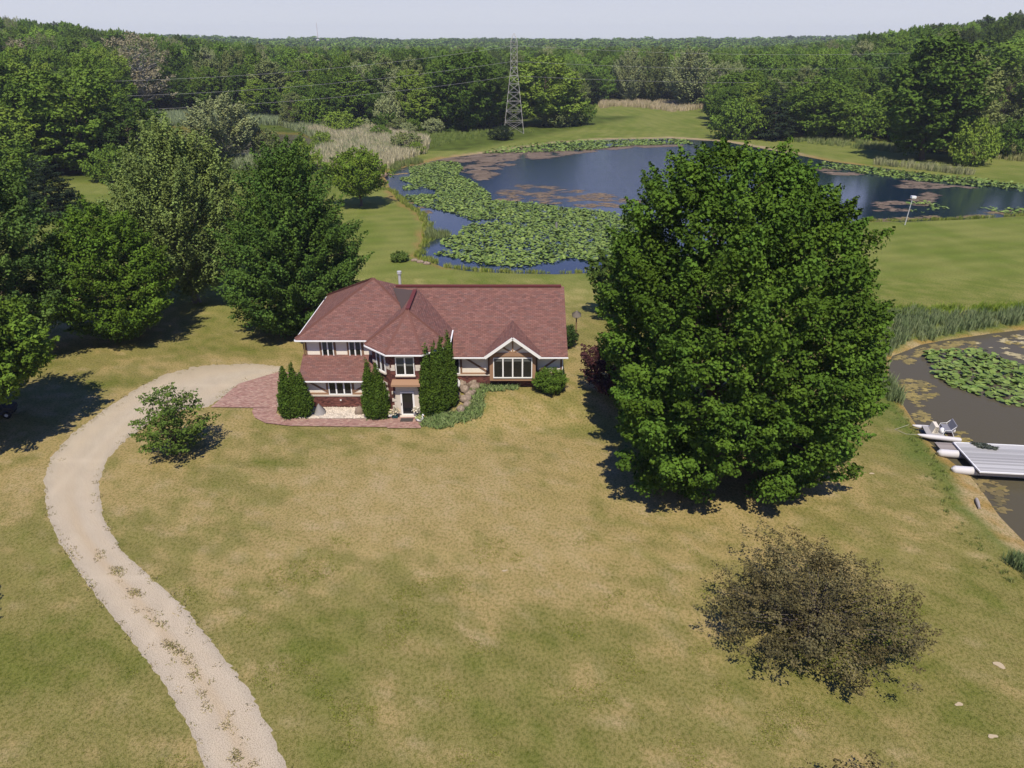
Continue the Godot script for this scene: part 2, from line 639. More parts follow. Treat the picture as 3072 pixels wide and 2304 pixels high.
func turned(x: float, y: float, d: float, r: RandomNumberGenerator, lo: float, hi: float) -> Transform3D:
	var k := lo + (hi - lo) * r.randf()
	return Transform3D(Basis(Vector3.UP, r.randf() * TAU).scaled(Vector3(k, k * (0.85 + 0.3 * r.randf()), k)), Vector3(x, y, -d))

# ---------------------------------------------------------------- the house
func P(x: float, y: float, d: float) -> Vector3:
	return Vector3(x, y, -d)

var M := {}
var house: Node3D

func part(called: String, b: Mb, m: Material, parent: Node3D = null) -> MeshInstance3D:
	var o := put(called, b.mesh(), m, parent if parent else house)
	if parent == null or parent == house:
		o.position = -house.position
	return o

func one_box(called: String, a: Vector3, c: Vector3, m: Material, parent: Node3D = null) -> MeshInstance3D:
	var b := Mb.new()
	b.span(a, c)
	return part(called, b, m, parent)

func one_bar(called: String, a: Vector3, c: Vector3, w: float, h: float, m: Material) -> MeshInstance3D:
	var b := Mb.new()
	b.bar(a, c, w, h, Vector3(0, 0, 1))
	return part(called, b, m)

# a window on the plane through FROM and TO (its sill's ends); panes side by side; blinds: how far each blind is let down
func window(from: Vector3, to: Vector3, high: float, panes: int, blinds: Array, sill := true) -> void:
	var along := (to - from).normalized()
	var out := along.cross(Vector3.UP)
	if out.z < 0:
		out = -out
	var wide := from.distance_to(to)
	var bs := Basis(along, Vector3.UP, along.cross(Vector3.UP))
	var mid := (from + to) * 0.5
	var f := Mb.new()
	var t := 0.07
	f.box(mid + Vector3.UP * (t * 0.5) + out * 0.03, Vector3(wide, t, 0.1), bs)
	f.box(mid + Vector3.UP * (high - t * 0.5) + out * 0.03, Vector3(wide, t, 0.1), bs)
	for i in panes + 1:
		var w := t if i == 0 or i == panes else t * 1.5
		var x := clampf(wide * i / panes, w * 0.5, wide - w * 0.5)
		f.box(from + along * x + Vector3.UP * high * 0.5 + out * 0.03, Vector3(w, high - 2 * t, 0.096), bs)
	var win := part("window", f, M.white)
	for i in panes:
		var a := wide * i / panes + t * 0.5
		var c := wide * (i + 1) / panes - t * 0.5
		var g := Mb.new()
		g.box(from + along * (a + c) * 0.5 + Vector3.UP * high * 0.5 + out * 0.005, Vector3(c - a, high - t, 0.02), bs)
		put("pane", g.mesh(), M.glass, win)
		var bl: float = blinds[i % blinds.size()] if blinds.size() else 0.0
		if bl > 0.0:
			var q := Mb.new()
			var hh := (high - 2 * t) * bl
			q.box(from + along * (a + c) * 0.5 + Vector3.UP * (high - t - hh * 0.5) + out * 0.019, Vector3(c - a - 0.1, hh, 0.006), bs)
			put("blind", q.mesh(), M.blind, win)
	if sill:
		var s := Mb.new()
		s.box(mid - Vector3.UP * 0.05 + out * 0.06, Vector3(wide + 0.1, 0.1, 0.16), bs)
		put("sill", s.mesh(), M.limestone, win)

func build_house() -> void:
	var shingle_tones := [Color8(117, 85, 77), Color8(120, 87, 79), Color8(112, 81, 74), Color8(121, 90, 82), Color8(108, 80, 74), Color8(116, 84, 76), Color8(112, 86, 80)]
	M.shingle = textured("shingles", courses(1024, 8.0, 0.34, 0.145, Color8(80, 53, 50), shingle_tones, 11, 2), 8.0, 0.95, 0.15)
	M.cap = mat("cap_shingle", Color(0.155, 0.076, 0.062), 0.95, 0.1)
	M.vent = mat("ridge_vent", Color(0.12, 0.035, 0.035), 0.8, 0.2)
	var brick_tones := [Color8(98, 62, 56), Color8(108, 68, 60), Color8(88, 55, 50), Color8(115, 74, 66), Color8(94, 60, 56), Color8(72, 46, 44)]
	M.brick = textured("brick", courses(1024, 4.0, 0.21, 0.075, Color8(116, 94, 88), brick_tones, 5), 4.0, 0.92, 0.2)
	M.stucco = mat("stucco", Color(0.74, 0.68, 0.59), 0.95, 0.1)
	M.stucco.heightmap_enabled = true
	M.stucco.heightmap_scale = 0.4
	M.stucco.heightmap_texture = bump_tex(noise(3, 6.0), 256)
	M.timber = mat("timber", Color(0.20, 0.118, 0.075), 0.85, 0.2)
	M.cedar = mat("cedar", Color(0.30, 0.185, 0.115), 0.85, 0.2)
	M.dark_timber = mat("dark_timber", Color(0.05, 0.03, 0.025), 0.8, 0.2)
	M.white = mat("white_paint", Color(0.74, 0.74, 0.73), 0.6, 0.4)
	M.limestone = mat("limestone", Color(0.56, 0.50, 0.43), 0.9, 0.2)
	M.glass = mat("window_glass", Color(0.012, 0.013, 0.014), 0.06, 0.5)
	M.blind = mat("blind", Color(0.10, 0.105, 0.10), 0.8, 0.2)
	M.membrane = mat("membrane", Color(0.075, 0.055, 0.050), 0.9, 0.2)
	M.metal = mat("grey_metal", Color(0.45, 0.45, 0.44), 0.5, 0.5)
	house = thing("house", P(-6.2, 0, 57), "two storey brown brick and stucco house with reddish shingle roof and white window frames", "house")
	var b := Mb.new()
	# walls
	b.span(P(-16.2, -0.3, 52.3), P(-6.4, 5.42, 61.9))
	part("wall", b, M.stucco)
	one_box("wall", P(-16.05, 1.08, 50.6), P(-9.6, 2.86, 52.32), M.stucco)
	one_box("brick_base", P(-16.07, -0.3, 50.57), P(-9.58, 1.06, 52.33), M.brick)
	one_box("ledge", P(-16.12, 1.06, 50.5), P(-10.0, 1.18, 50.62), M.limestone)
	b = Mb.new()
	b.span(P(-5.4, 2.06, 52.3), P(3.98, 3.98, 63.6))
	b.face([P(3.98, 3.98, 52.3), P(3.98, 3.98, 63.6), P(3.98, 7.42, 58.0)], Vector3.RIGHT)
	part("wall", b, M.stucco)
	one_box("brick_base", P(-5.38, 0.4, 52.27), P(4.0, 2.05, 63.63), M.brick)
	one_box("ledge", P(-5.2, 2.05, 52.2), P(4.02, 2.16, 52.36), M.limestone)
	# the eight-sided stair turret
	var cx := -7.97
	var cd := 52.1
	var ap := 2.75
	var hw := ap * 0.41421
	var plan := []
	for q in [[-ap, 58.0], [-ap, cd - hw], [-hw, cd - ap], [hw, cd - ap], [ap, cd - hw], [ap, 58.0]]:
		plan.append(Vector2(cx + q[0], -q[1]))
	b = Mb.new()
	b.prism(plan, -0.3, 5.38)
	part("turret_wall", b, M.brick)
	# roofs: a pyramid over the west part, a gable over the east wing, the turret's roof, the lower roof
	var ex := 5.35
	var px := -11.35
	var apex := P(px, 8.5, 57.15)
	var ey := 5.3
	var sw := P(px - ex, ey, 51.8)
	var se := P(px + ex, ey, 51.8)
	var nw := P(px - ex, ey, 62.5)
	var ne := P(px + ex, ey, 62.5)
	b = Mb.new()
	b.slab([apex, sw, se], 0.13)
	b.slab([apex, se, ne], 0.13)
	b.slab([apex, ne, nw], 0.13)
	b.slab([apex, nw, sw], 0.13)
	var roof := part("roof", b, M.shingle)
	b = Mb.new()
	for e in [sw, se, nw]:
		b.bar(apex + Vector3(0, 0.0, 0), e + Vector3(0, 0.0, 0), 0.30, 0.05, Vector3(0, 0, 1))
	var cap := put("ridge_cap", b.mesh(), M.cap, roof)
	b = Mb.new()
	b.slab([P(4.35, 7.6, 58.0), P(-9.9, 7.6, 58.0), P(-9.9, 7.0, 57.0), P(-4.72, 5.24, 54.0), P(-4.72, 3.9, 51.75), P(4.35, 3.9, 51.75)], 0.13)
	b.slab([P(4.35, 7.6, 58.0), P(-9.9, 7.6, 58.0), P(-9.9, 3.9, 64.25), P(4.35, 3.9, 64.25)], 0.13)
	roof = part("roof", b, M.shingle)
	b = Mb.new()
	b.bar(P(-9.7, 7.66, 58.0), P(4.1, 7.66, 58.0), 0.34, 0.12)
	put("ridge_vent", b.mesh(), M.vent, roof)
	var ta := P(cx, 7.55, cd)
	var oe := 3.2
	var oh := oe * 0.41421
	var k1 := P(cx - oe, ey, cd - oh)
	var k2 := P(cx - oh, ey, cd - oe)
	var k3 := P(cx + oh, ey, cd - oe)
	var k4 := P(cx + oe, ey, cd - oh)
	b = Mb.new()
	b.slab([ta, k1, k2], 0.13)
	b.slab([ta, k2, k3], 0.13)
	b.slab([ta, k3, k4], 0.13)
	b.slab([ta, P(cx, 7.55, 58.1), P(cx + oe, ey, 54.3), k4], 0.13)
	b.slab([ta, P(cx, 7.55, 57.6), P(cx - oe, ey, 57.6), k1], 0.13)
	roof = part("turret_roof", b, M.shingle)
	b = Mb.new()
	for e in [k1, k2, k3, k4]:
		b.bar(ta, e, 0.26, 0.05, Vector3(0, 0, 1))
	put("ridge_cap", b.mesh(), M.cap, roof)
	b = Mb.new()
	b.bar(ta + P(0, 0.08, 0.1), P(cx, 7.63, 56.9), 0.3, 0.14)
	put("ridge_vent", b.mesh(), M.vent, roof)
	b = Mb.new()
	b.face([P(-8.62, 7.02, 53.7), P(-9.85, 7.68, 57.4), P(-8.0, 7.58, 57.0)], Vector3.UP)
	part("flat_roof_membrane", b, M.membrane)
	b = Mb.new()
	b.slab([P(-16.42, 3.86, 52.34), P(-16.42, 2.6, 50.15), P(-9.7, 2.6, 50.15), P(-9.7, 3.86, 52.34)], 0.1)
	part("lower_roof", b, M.shingle)
	# gutters and bargeboards
	for g in [[P(-16.72, 5.2, 51.72), P(-11.17, 5.2, 51.72)], [P(-11.2, 5.2, 51.75), k1 + P(-0.03, -0.1, 0.0)], [k1 + P(0, -0.1, -0.05), k2 + P(0, -0.1, -0.05)], [k2 + P(0, -0.1, -0.05), k3 + P(0, -0.1, -0.05)], [k3 + P(0, -0.1, -0.05), k4 + P(0, -0.1, -0.05)], [k4 + P(0.05, -0.1, 0), P(cx + oe + 0.05, 5.2, 54.25)], [P(-4.72, 3.8, 51.68), P(-2.02, 3.8, 51.68)], [P(2.12, 3.8, 51.68), P(4.38, 3.8, 51.68)], [P(-16.45, 2.5, 50.09), P(-9.8, 2.5, 50.09)], [P(-16.76, 5.2, 51.75), P(-16.76, 5.2, 62.5)]]:
		b = Mb.new()
		b.bar(g[0], g[1], 0.10, 0.09)
		part("gutter", b, M.white)
	# bay window under its own gable
	one_box("bay", P(-1.75, 1.86, 51.66), P(1.85, 4.22, 52.34), M.cedar)
	b = Mb.new()
	b.face([P(-1.66, 4.2, 51.64), P(1.76, 4.2, 51.64), P(0.05, 5.46, 51.64)], Vector3(0, 0, 1))
	b.face([P(-1.66, 4.2, 52.4), P(1.76, 4.2, 52.4), P(0.05, 5.46, 52.4)], Vector3(0, 0, -1))
	part("gable", b, M.stucco)
	b = Mb.new()
	var pk := P(0.05, 5.75, 51.1)
	b.slab([pk, P(0.05, 5.75, 54.95), P(-2.07, 4.19, 54.95), P(-2.07, 4.19, 51.1)], 0.1)
	b.slab([pk, P(0.05, 5.75, 54.95), P(2.17, 4.19, 54.95), P(2.17, 4.19, 51.1)], 0.1)
	part("gable_roof", b, M.shingle)
	for s in [-2.1, 2.2]:
		one_bar("bargeboard", P(s, 4.06, 51.06), P(0.05, 5.67, 51.06), 0.22, 0.05, M.white)
		one_bar("timber", P(0.05 + (s - 0.05) * 0.86, 4.16, 51.6), P(0.05, 5.46, 51.6), 0.16, 0.07, M.dark_timber)
		one_bar("timber", P(0.05 + (s - 0.05) * 0.46, 4.86, 51.6), P(0.05 + (s - 0.05) * 0.03, 4.3, 51.6), 0.11, 0.05, M.cedar)
	one_bar("timber", P(0.05, 4.2, 51.6), P(0.05, 5.3, 51.6), 0.11, 0.056, M.cedar)
	one_bar("timber", P(-1.72, 4.13, 51.62), P(1.82, 4.13, 51.62), 0.3, 0.1, M.cedar)
	window(P(-1.47, 2.12, 51.655), P(1.58, 2.12, 51.655), 1.74, 4, [0.16], false)
	# windows of the west part
	window(P(-14.88, 3.7, 52.29), P(-13.95, 3.7, 52.29), 1.4, 2, [0.62])
	window(P(-12.75, 3.7, 52.29), P(-11.8, 3.7, 52.29), 1.4, 2, [0.6])
	window(P(-14.24, 1.19, 50.59), P(-12.44, 1.19, 50.59), 1.12, 3, [], false)
	window(P(-8.7, 3.42, cd - ap - 0.01), P(-7.29, 3.42, cd - ap - 0.01), 1.5, 2, [0.5])
	var f0 := P(cx - ap, 3.42, cd - hw)
	var f1 := P(cx - hw, 3.42, cd - ap)
	window(f0.lerp(f1, 0.27) + Vector3(-0.01, 0, 0.01), f0.lerp(f1, 0.76) + Vector3(-0.01, 0, 0.01), 1.5, 2, [0.3])
	window(P(-4.75, 2.18, 52.29), P(-4.13, 2.18, 52.29), 1.55, 1, [], false)
	# half timbering
	for x in [-16.12, -14.98, -13.86, -12.83, -11.69]:
		one_box("timber", P(x - 0.075, 3.64, 52.25), P(x + 0.075, 5.2, 52.31), M.timber)
	one_box("timber", P(-16.19, 3.64, 52.26), P(-11.0, 3.71, 52.312), M.timber)
	for x in [-15.98, -14.34, -12.34]:
		one_box("timber", P(x - 0.08, 1.36, 50.55), P(x + 0.08, 2.72, 50.61), M.timber)
	one_box("timber", P(-16.03, 1.2, 50.56), P(-14.26, 1.35, 50.612), M.cedar)
	one_box("timber", P(-12.42, 1.2, 50.56), P(-10.0, 1.35, 50.612), M.cedar)
	one_bar("timber", P(-15.9, 2.4, 50.585), P(-14.42, 1.46, 50.585), 0.14, 0.045, M.timber)
	one_bar("timber", P(-12.26, 1.46, 50.585), P(-10.7, 2.4, 50.585), 0.14, 0.045, M.timber)
	one_bar("timber", P(-3.86, 3.68, 52.28), P(-1.86, 2.3, 52.28), 0.14, 0.05, M.timber)
	one_bar("timber", P(1.95, 2.3, 52.28), P(3.78, 3.7, 52.28), 0.14, 0.05, M.timber)
	for x in [-4.02, -1.84, 1.94, 3.88]:
		one_box("timber", P(x - 0.07, 2.3, 52.24), P(x + 0.07, 3.78, 52.31), M.timber)
	one_box("timber", P(-4.1, 2.165, 52.25), P(-1.76, 2.29, 52.312), M.cedar)
	one_box("timber", P(1.86, 2.165, 52.25), P(3.95, 2.29, 52.312), M.cedar)
	for q in [[4.0, 0.95, 3.75, 52.22, M.white], [-16.26, 3.7, 5.2, 52.2, M.timber]]:
		b = Mb.new()
		b.tube([P(q[0], q[1], q[3]), P(q[0], q[2], q[3])], [0.045, 0.045], 8)
		part("downspout", b, q[4])
	# entrance: limestone surround, white storm door, canopy, lanterns
	var fd := cd - ap
	b = Mb.new()
	b.span(P(-8.84, -0.1, fd - 0.03), P(-8.5, 2.62, fd + 0.02))
	b.span(P(-7.44, -0.1, fd - 0.03), P(-7.1, 2.62, fd + 0.02))
	b.span(P(-8.5, 2.06, fd - 0.03), P(-7.44, 2.62, fd + 0.02))
	part("door_surround", b, M.limestone)
	one_box("keystone", P(-8.08, 2.16, fd - 0.07), P(-7.86, 2.64, fd - 0.03), M.limestone)
	for i in 7:
		for s in [-1.0, 1.0]:
			var w := 0.36 if i % 2 == 0 else 0.2
			var x0: float = cx + s * 0.8
			one_box("quoin", P(x0, 0.02 + i * 0.3, fd - 0.06), P(x0 + s * w, 0.28 + i * 0.3, fd + 0.02), M.limestone)
	b = Mb.new()
	b.span(P(-8.5, 0.0, fd - 0.08), P(-8.37, 2.05, fd + 0.02))
	b.span(P(-7.57, 0.0, fd - 0.08), P(-7.44, 2.05, fd + 0.02))
	b.span(P(-8.37, 1.93, fd - 0.08), P(-7.57, 2.05, fd + 0.02))
	b.span(P(-8.37, 0.0, fd - 0.08), P(-7.57, 0.16, fd + 0.02))
	var door := part("door", b, M.white)
	b = Mb.new()
	b.span(P(-8.37, 0.16, fd - 0.04), P(-7.57, 1.93, fd - 0.01))
	put("pane", b.mesh(), M.glass, door)
	b = Mb.new()
	b.span(P(-8.48, 0.92, fd - 0.12), P(-8.43, 1.12, fd - 0.08))
	put("handle", b.mesh(), M.dark_timber, door)
	b = Mb.new()
	b.slab([P(-9.02, 3.06, fd + 0.01), P(-9.06, 2.88, fd - 0.62), P(-6.88, 2.88, fd - 0.62), P(-6.92, 3.06, fd + 0.01)], 0.16)
	part("door_canopy", b, M.cedar)
	one_box("canopy_soffit", P(-8.9, 2.64, fd - 0.45), P(-7.04, 2.76, fd + 0.01), M.dark_timber)
	one_box("door_step", P(-8.66, -0.1, fd - 0.42), P(-7.28, 0.1, fd - 0.085), M.limestone)
	for x in [-8.96, -6.98]:
		b = Mb.new()
		b.tube([P(x, 1.62, fd - 0.14), P(x, 1.68, fd - 0.14), P(x, 1.9, fd - 0.14), P(x, 2.0, fd - 0.14)], [0.03, 0.07, 0.1, 0.02], 8)
		b.span(P(x - 0.03, 1.74, fd - 0.12), P(x + 0.03, 1.84, fd + 0.01))
		part("lantern", b, M.dark_timber)
	# limestone blocks set in the brick
	for q in [[-9.1, -8.76, 3.78, 4.0], [-9.02, -8.76, 4.02, 4.24], [-7.23, -6.9, 3.78, 4.0], [-7.23, -6.84, 4.02, 4.24], [-7.02, -6.84, 2.2, 2.45], [-7.1, -6.84, 1.9, 2.15]]:
		one_box("stone_block", P(q[0], q[2], fd - 0.035), P(q[1], q[3], fd + 0.02), M.limestone)
	for q in [[0.03, 0.24, 3.86, 4.1], [0.8, 0.97, 3.82, 4.26], [0.36, 0.78, 2.42, 2.62], [0.3, 0.56, 2.06, 2.26], [0.62, 0.8, 1.98, 2.18], [0.42, 0.85, 1.5, 1.7], [0.5, 0.8, 1.26, 1.46]]:
		var along := (f1 - f0).normalized()
		b = Mb.new()
		var p: Vector3 = f0.lerp(f1, (q[0] + q[1]) * 0.5)
		p.y = (q[2] + q[3]) * 0.5
		b.box(p, Vector3((q[1] - q[0]) * f0.distance_to(f1), q[3] - q[2], 0.07), Basis(along, Vector3.UP, along.cross(Vector3.UP)))
		part("stone_block", b, M.limestone)
	# flue and small fittings
	b = Mb.new()
	b.tube([P(-9.55, 6.9, 59.3), P(-9.55, 8.28, 59.3)], [0.12, 0.12], 10)
	b.tube([P(-9.55, 8.3, 59.3), P(-9.55, 8.52, 59.3)], [0.19, 0.19], 10)
	part("flue", b, M.metal)
	one_box("wall_vent", P(-13.46, 0.66, 50.53), P(-13.34, 0.76, 50.58), M.white)

# ---------------------------------------------------------------- the yard
func stone(at: Vector3, s: Vector3, seed_: int, m: Material, label: String, group := "boulders beside the tall cedars", called := "boulder", turn := 0.0) -> void:
	var b := Mb.new()
	b.blob(Vector3.ZERO, s, 8, 11, 0.55, seed_)
	var o := put(called, b.mesh(), m)
	o.position = at
	o.rotation.y = turn
	tag(o, label, "rock", group)

func swan(at: Vector3, turn: float, label: String) -> void:
	var o := thing("swan_planter", at, label, "planter", "swan planters by the door")
	o.rotation.y = turn
	var b := Mb.new()
	b.blob(Vector3(0, 0.17, 0), Vector3(0.3, 0.18, 0.2), 8, 12)
	put("body", b.mesh(), M.white, o)
	b = Mb.new()
	b.tube([Vector3(0.24, 0.2, 0), Vector3(0.36, 0.36, 0), Vector3(0.3, 0.55, 0), Vector3(0.36, 0.66, 0), Vector3(0.46, 0.6, 0)], [0.07, 0.06, 0.05, 0.06, 0.03], 8)
	put("neck", b.mesh(), M.white, o)
	b = Mb.new()
	b.tube([Vector3(0.44, 0.61, 0), Vector3(0.55, 0.55, 0)], [0.03, 0.008], 6)
	put("beak", b.mesh(), mat("orange_beak", Color(0.6, 0.25, 0.05)), o)
	var c := crown(int(at.x * 10), {h = 0.42, r = 0.17, y0 = 0.25, clumps = 14, per = 14, size = 0.1, cr = 0.2, col = Color(0.25, 0.3, 0.12), vary = 0.5})
	put("flowers", c[0], M.leaf, o).set_meta("kind", "stuff")

func build_yard() -> void:
	var r := RandomNumberGenerator.new()
	r.seed = 21
	# gravel drive: a sheet whose edges are uneven
	var le := [-5.4, 4.0, -7.6, 11.0, -11.2, 18.0, -12.22, 19.38, -13.83, 21.52, -16.1, 23.99, -18.81, 26.54, -21.93, 29.48, -25.8, 33.32, -28.42, 36.46, -30.76, 40.06, -32.08, 43.28, -32.42, 46.23, -32.11, 49.9, -31.2, 54.51, -30.09, 57.32, -27.85, 58.9, -23.3, 59.4, -20.3, 58.6]
	var ri := [-1.8, 4.0, -4.2, 11.0, -7.9, 18.0, -8.88, 19.38, -9.97, 21.06, -11.64, 23.21, -13.98, 25.65, -16.67, 28.45, -19.69, 30.94, -22.03, 32.91, -24.65, 35.99, -26.75, 39.51, -27.9, 42.98, -27.85, 45.89, -27.1, 48.75, -25.61, 50.29, -23.9, 50.69, -22.9, 54.5, -20.3, 57.3]
	var curve := [Curve2D.new(), Curve2D.new()]
	for i in range(0, le.size(), 2):
		curve[0].add_point(Vector2(le[i], le[i + 1]))
		curve[1].add_point(Vector2(ri[i], ri[i + 1]))
	drive = poly(le)
	var back := poly(ri)
	back.reverse()
	drive.append_array(back)
	# the drive widens: give it a little more beyond its far end
	var b := Mb.new()
	var rows := 260
	var cols := 14
	var worn := noise(71, 3.0)
	for i in rows + 1:
		var t := float(i) / rows
		var a: Vector2 = curve[0].sample_baked(curve[0].get_baked_length() * t)
		var e: Vector2 = curve[1].sample_baked(curve[1].get_baked_length() * t)
		for j in cols + 1:
			var s := float(j) / cols
			var out := 0.22 * worn.get_noise_2d(i * 3.7, 50.0 if j == 0 else 90.0) if j == 0 or j == cols else 0.0
			var q := a.lerp(e, s + out * 0.28)
			var y := ground_y(q.x, q.y) + (0.035 if j > 0 and j < cols else -0.01)
			var k := 1.0 + 0.10 * worn.get_noise_2d(q.x * 2.0, q.y * 2.0)
			var c := Color(0.50, 0.43, 0.325) * k
			c = c.lerp(Color(0.50, 0.39, 0.25), 0.7 * exp(-pow((s - 0.5 - 0.05 * sin(t * 9.0)) / 0.11, 2)) * smoothstep(0.75, 0.5, t))
			c = c.lerp(Color(0.55, 0.45, 0.315), 0.55 * (exp(-pow((s - 0.27) / 0.12, 2)) + exp(-pow((s - 0.76) / 0.12, 2))) * (0.7 + 0.5 * worn.get_noise_2d(q.x, q.y)))
			c = c * (1.0 - 0.12 * smoothstep(0.16, 0.0, s) - 0.12 * smoothstep(0.86, 1.0, s))
			c = c.lerp(Color(0.40, 0.33, 0.21), 0.6 * smoothstep(0.72, 0.9, t) * smoothstep(0.45, 0.0, s))
			b.v.append(Vector3(q.x, y, -q.y))
			b.n.append(Vector3.UP)
			b.c.append(c)
			b.u.append(q)
	for i in rows:
		for j in cols:
			var a := i * (cols + 1) + j
			b.ix.append_array([a, a + cols + 1, a + 1, a + 1, a + cols + 1, a + cols + 2])
	struct("gravel_drive", b.mesh(), M.gravel)
	# weeds down the middle and along the sides of the drive
	var where := []
	var tint := []
	var weed_mesh := blade_clump(4, 11, 0.07, 0.17, 0.017, 1.5, Color(0.8, 0.8, 0.8), Color(1.1, 1.1, 1.1))
	for i in 2300:
		var t := r.randf()
		var a: Vector2 = curve[0].sample_baked(curve[0].get_baked_length() * t)
		var e: Vector2 = curve[1].sample_baked(curve[1].get_baked_length() * t)
		var s := 0.52 + 0.06 * sin(t * 14.0) + (r.randf() + r.randf() - 1.0) * 0.17
		var pick := r.randf()
		if pick > 0.90:
			s = (r.randf() * r.randf() * 0.22) if pick > 0.95 else 1.0 - r.randf() * r.randf() * 0.22
		elif t > 0.52 or worn.get_noise_2d(t * 160.0, 5.0 + s * 9.0) < (0.14 - 0.30 * smoothstep(0.3, 0.0, t)):
			continue
		var q := a.lerp(e, s)
		where.append(turned(q.x, ground_y(q.x, q.y) + 0.07, q.y, r, 0.6, 1.4))
		tint.append(Color(0.30, 0.30, 0.09).lerp(Color(0.50, 0.40, 0.22), r.randf()))
	scatter("drive_weeds", weed_mesh, M.leaf, where, tint, "weeds growing down the middle and edges of the gravel drive")
	# brick paving and walk
	var paving := courses(1024, 5.0, 0.22, 0.11, Color8(120, 92, 84), [Color8(146, 116, 104), Color8(152, 122, 110), Color8(138, 106, 96), Color8(160, 134, 120), Color8(146, 116, 106)], 9)
	M.paver = textured("pavers", paving, 5.0, 0.9, 0.2)
	struct("brick_patio", sheet(poly([-23.7, 50.6, -18.1, 50.45, -17.4, 52.0, -17.4, 56.9, -20.3, 57.4, -23.0, 54.9]), 0.075), M.paver)
	struct("brick_walk", sheet(poly([-20.3, 50.45, -20.2, 49.8, -19.7, 48.9, -18.6, 48.0, -16.6, 47.55, -11.0, 47.4, -9.3, 47.36, -9.3, 47.2, -6.8, 47.2, -6.8, 49.3, -9.2, 49.3, -9.3, 48.66, -16.4, 48.7, -17.8, 49.1, -18.3, 49.7, -18.35, 50.45]), 0.07), M.paver)
	# bed of pebbles before the lower wall
	struct("pebble_bed", sheet(poly([-16.5, 50.6, -16.6, 49.2, -15.9, 48.72, -9.5, 48.72, -9.4, 50.6]), 0.062), M.pebble)
	where = []
	tint = []
	b = Mb.new()
	b.blob(Vector3.ZERO, Vector3(0.07, 0.045, 0.055), 4, 6, 0.3, 3)
	var pebble := b.mesh()
	for i in 3600:
		var q := Vector2(lerpf(-16.4, -9.7, r.randf()), lerpf(48.75, 50.55, r.randf()))
		where.append(turned(q.x, 0.075, q.y, r, 0.5, 1.4))
		var k := 0.75 + 0.5 * r.randf()
		tint.append(Color(0.50 * k, 0.44 * k, 0.36 * k))
	M.tintable = mat("pebble", Color(1, 1, 1), 0.9, 0.2)
	M.tintable.vertex_color_use_as_albedo = true
	scatter("pebbles", pebble, M.tintable, where, tint, "pale pebbles covering the bed before the lower wall")
	# covered lump, half-hidden rock, post
	b = Mb.new()
	b.tube([Vector3(0, 0.0, 0), Vector3(0.02, 0.3, 0), Vector3(-0.03, 0.66, 0.02), Vector3(-0.02, 0.84, 0.02)], [0.52, 0.4, 0.17, 0.03], 9)
	var o: Node3D = put("covered_fountain", b.mesh(), M.tarp)
	o.position = P(-14.85, 0.06, 49.55)
	tag(o, "pointed grey cover standing on the pebbles before the lower windows", "cover")
	stone(P(-11.8, 0.25, 49.5), Vector3(0.36, 0.42, 0.3), 8, mat("brown_rock", Color(0.22, 0.17, 0.13)), "dark brown rock on the pebbles beside the paired cedars", "")
	b = Mb.new()
	b.tube([P(-18.25, 0, 50.3), P(-18.25, 0.95, 50.3)], [0.06, 0.05], 8)
	tag(put("garden_post", b.mesh(), M.limestone), "short pale post at the corner of the brick paving", "post")
	# by the door
	swan(P(-9.38, 0.075, 48.98), 2.6, "white swan planter beside the teal box")
	swan(P(-7.02, 0.075, 48.25), -0.5, "white swan planter beside the doormat at the flower bed")
	o = thing("planter_box", P(-8.93, 0.075, 48.88), "small teal planter box with pale flowers next to the door", "planter")
	b = Mb.new()
	b.box(Vector3(0, 0.22, 0), Vector3(0.42, 0.44, 0.36))
	put("box", b.mesh(), mat("teal", Color(0.02, 0.07, 0.08), 0.6), o)
	put("flowers", crown(5, {h = 0.75, r = 0.24, y0 = 0.42, clumps = 16, per = 16, size = 0.12, cr = 0.24, col = Color(0.5, 0.46, 0.36), vary = 0.4})[0], M.leaf, o).set_meta("kind", "stuff")
	o = thing("flower_pot", P(-7.2, 0.075, 49.12), "dark flower pot with white flowers behind the swan", "planter")
	b = Mb.new()
	b.tube([Vector3.ZERO, Vector3(0, 0.3, 0), Vector3(0, 0.36, 0)], [0.16, 0.22, 0.24], 12)
	put("pot", b.mesh(), mat("dark_pot", Color(0.05, 0.05, 0.06)), o)
	put("flowers", crown(6, {h = 0.72, r = 0.24, y0 = 0.32, clumps = 16, per = 16, size = 0.12, cr = 0.24, col = Color(0.5, 0.5, 0.45), vary = 0.4})[0], M.leaf, o).set_meta("kind", "stuff")
	b = Mb.new()
	b.box(P(-8.0, 0.085, 48.45), Vector3(0.95, 0.02, 0.55))
	tag(put("doormat", b.mesh(), mat("mat_rubber", Color(0.06, 0.05, 0.045), 0.95)), "dark brown doormat on the brick walk before the white door", "doormat")
	# satellite dish near the rocks
	o = thing("satellite_dish", P(-4.32, 0.8, 51.4), "white satellite dish on a pole between the cedars and the brick wall", "satellite dish")
	b = Mb.new()
	b.tube([Vector3(0, -0.1, 0), Vector3(0, 0.95, 0)], [0.03, 0.03], 6)
	put("pole", b.mesh(), M.metal, o)
	b = Mb.new()
	b.blob(Vector3(0, 1.0, 0.08), Vector3(0.27, 0.4, 0.06), 8, 14)
	put("dish", b.mesh(), M.white, o)
	# boulders
	M.rock = mat("rock", Color(1, 1, 1), 0.95, 0.15)
	M.rock.albedo_texture = noise_tex(noise(61, 60.0, 4), 256, Color8(92, 80, 70), Color8(168, 152, 136))
	M.rock.uv1_triplanar = true
	M.rock.uv1_scale = Vector3(0.8, 0.8, 0.8)
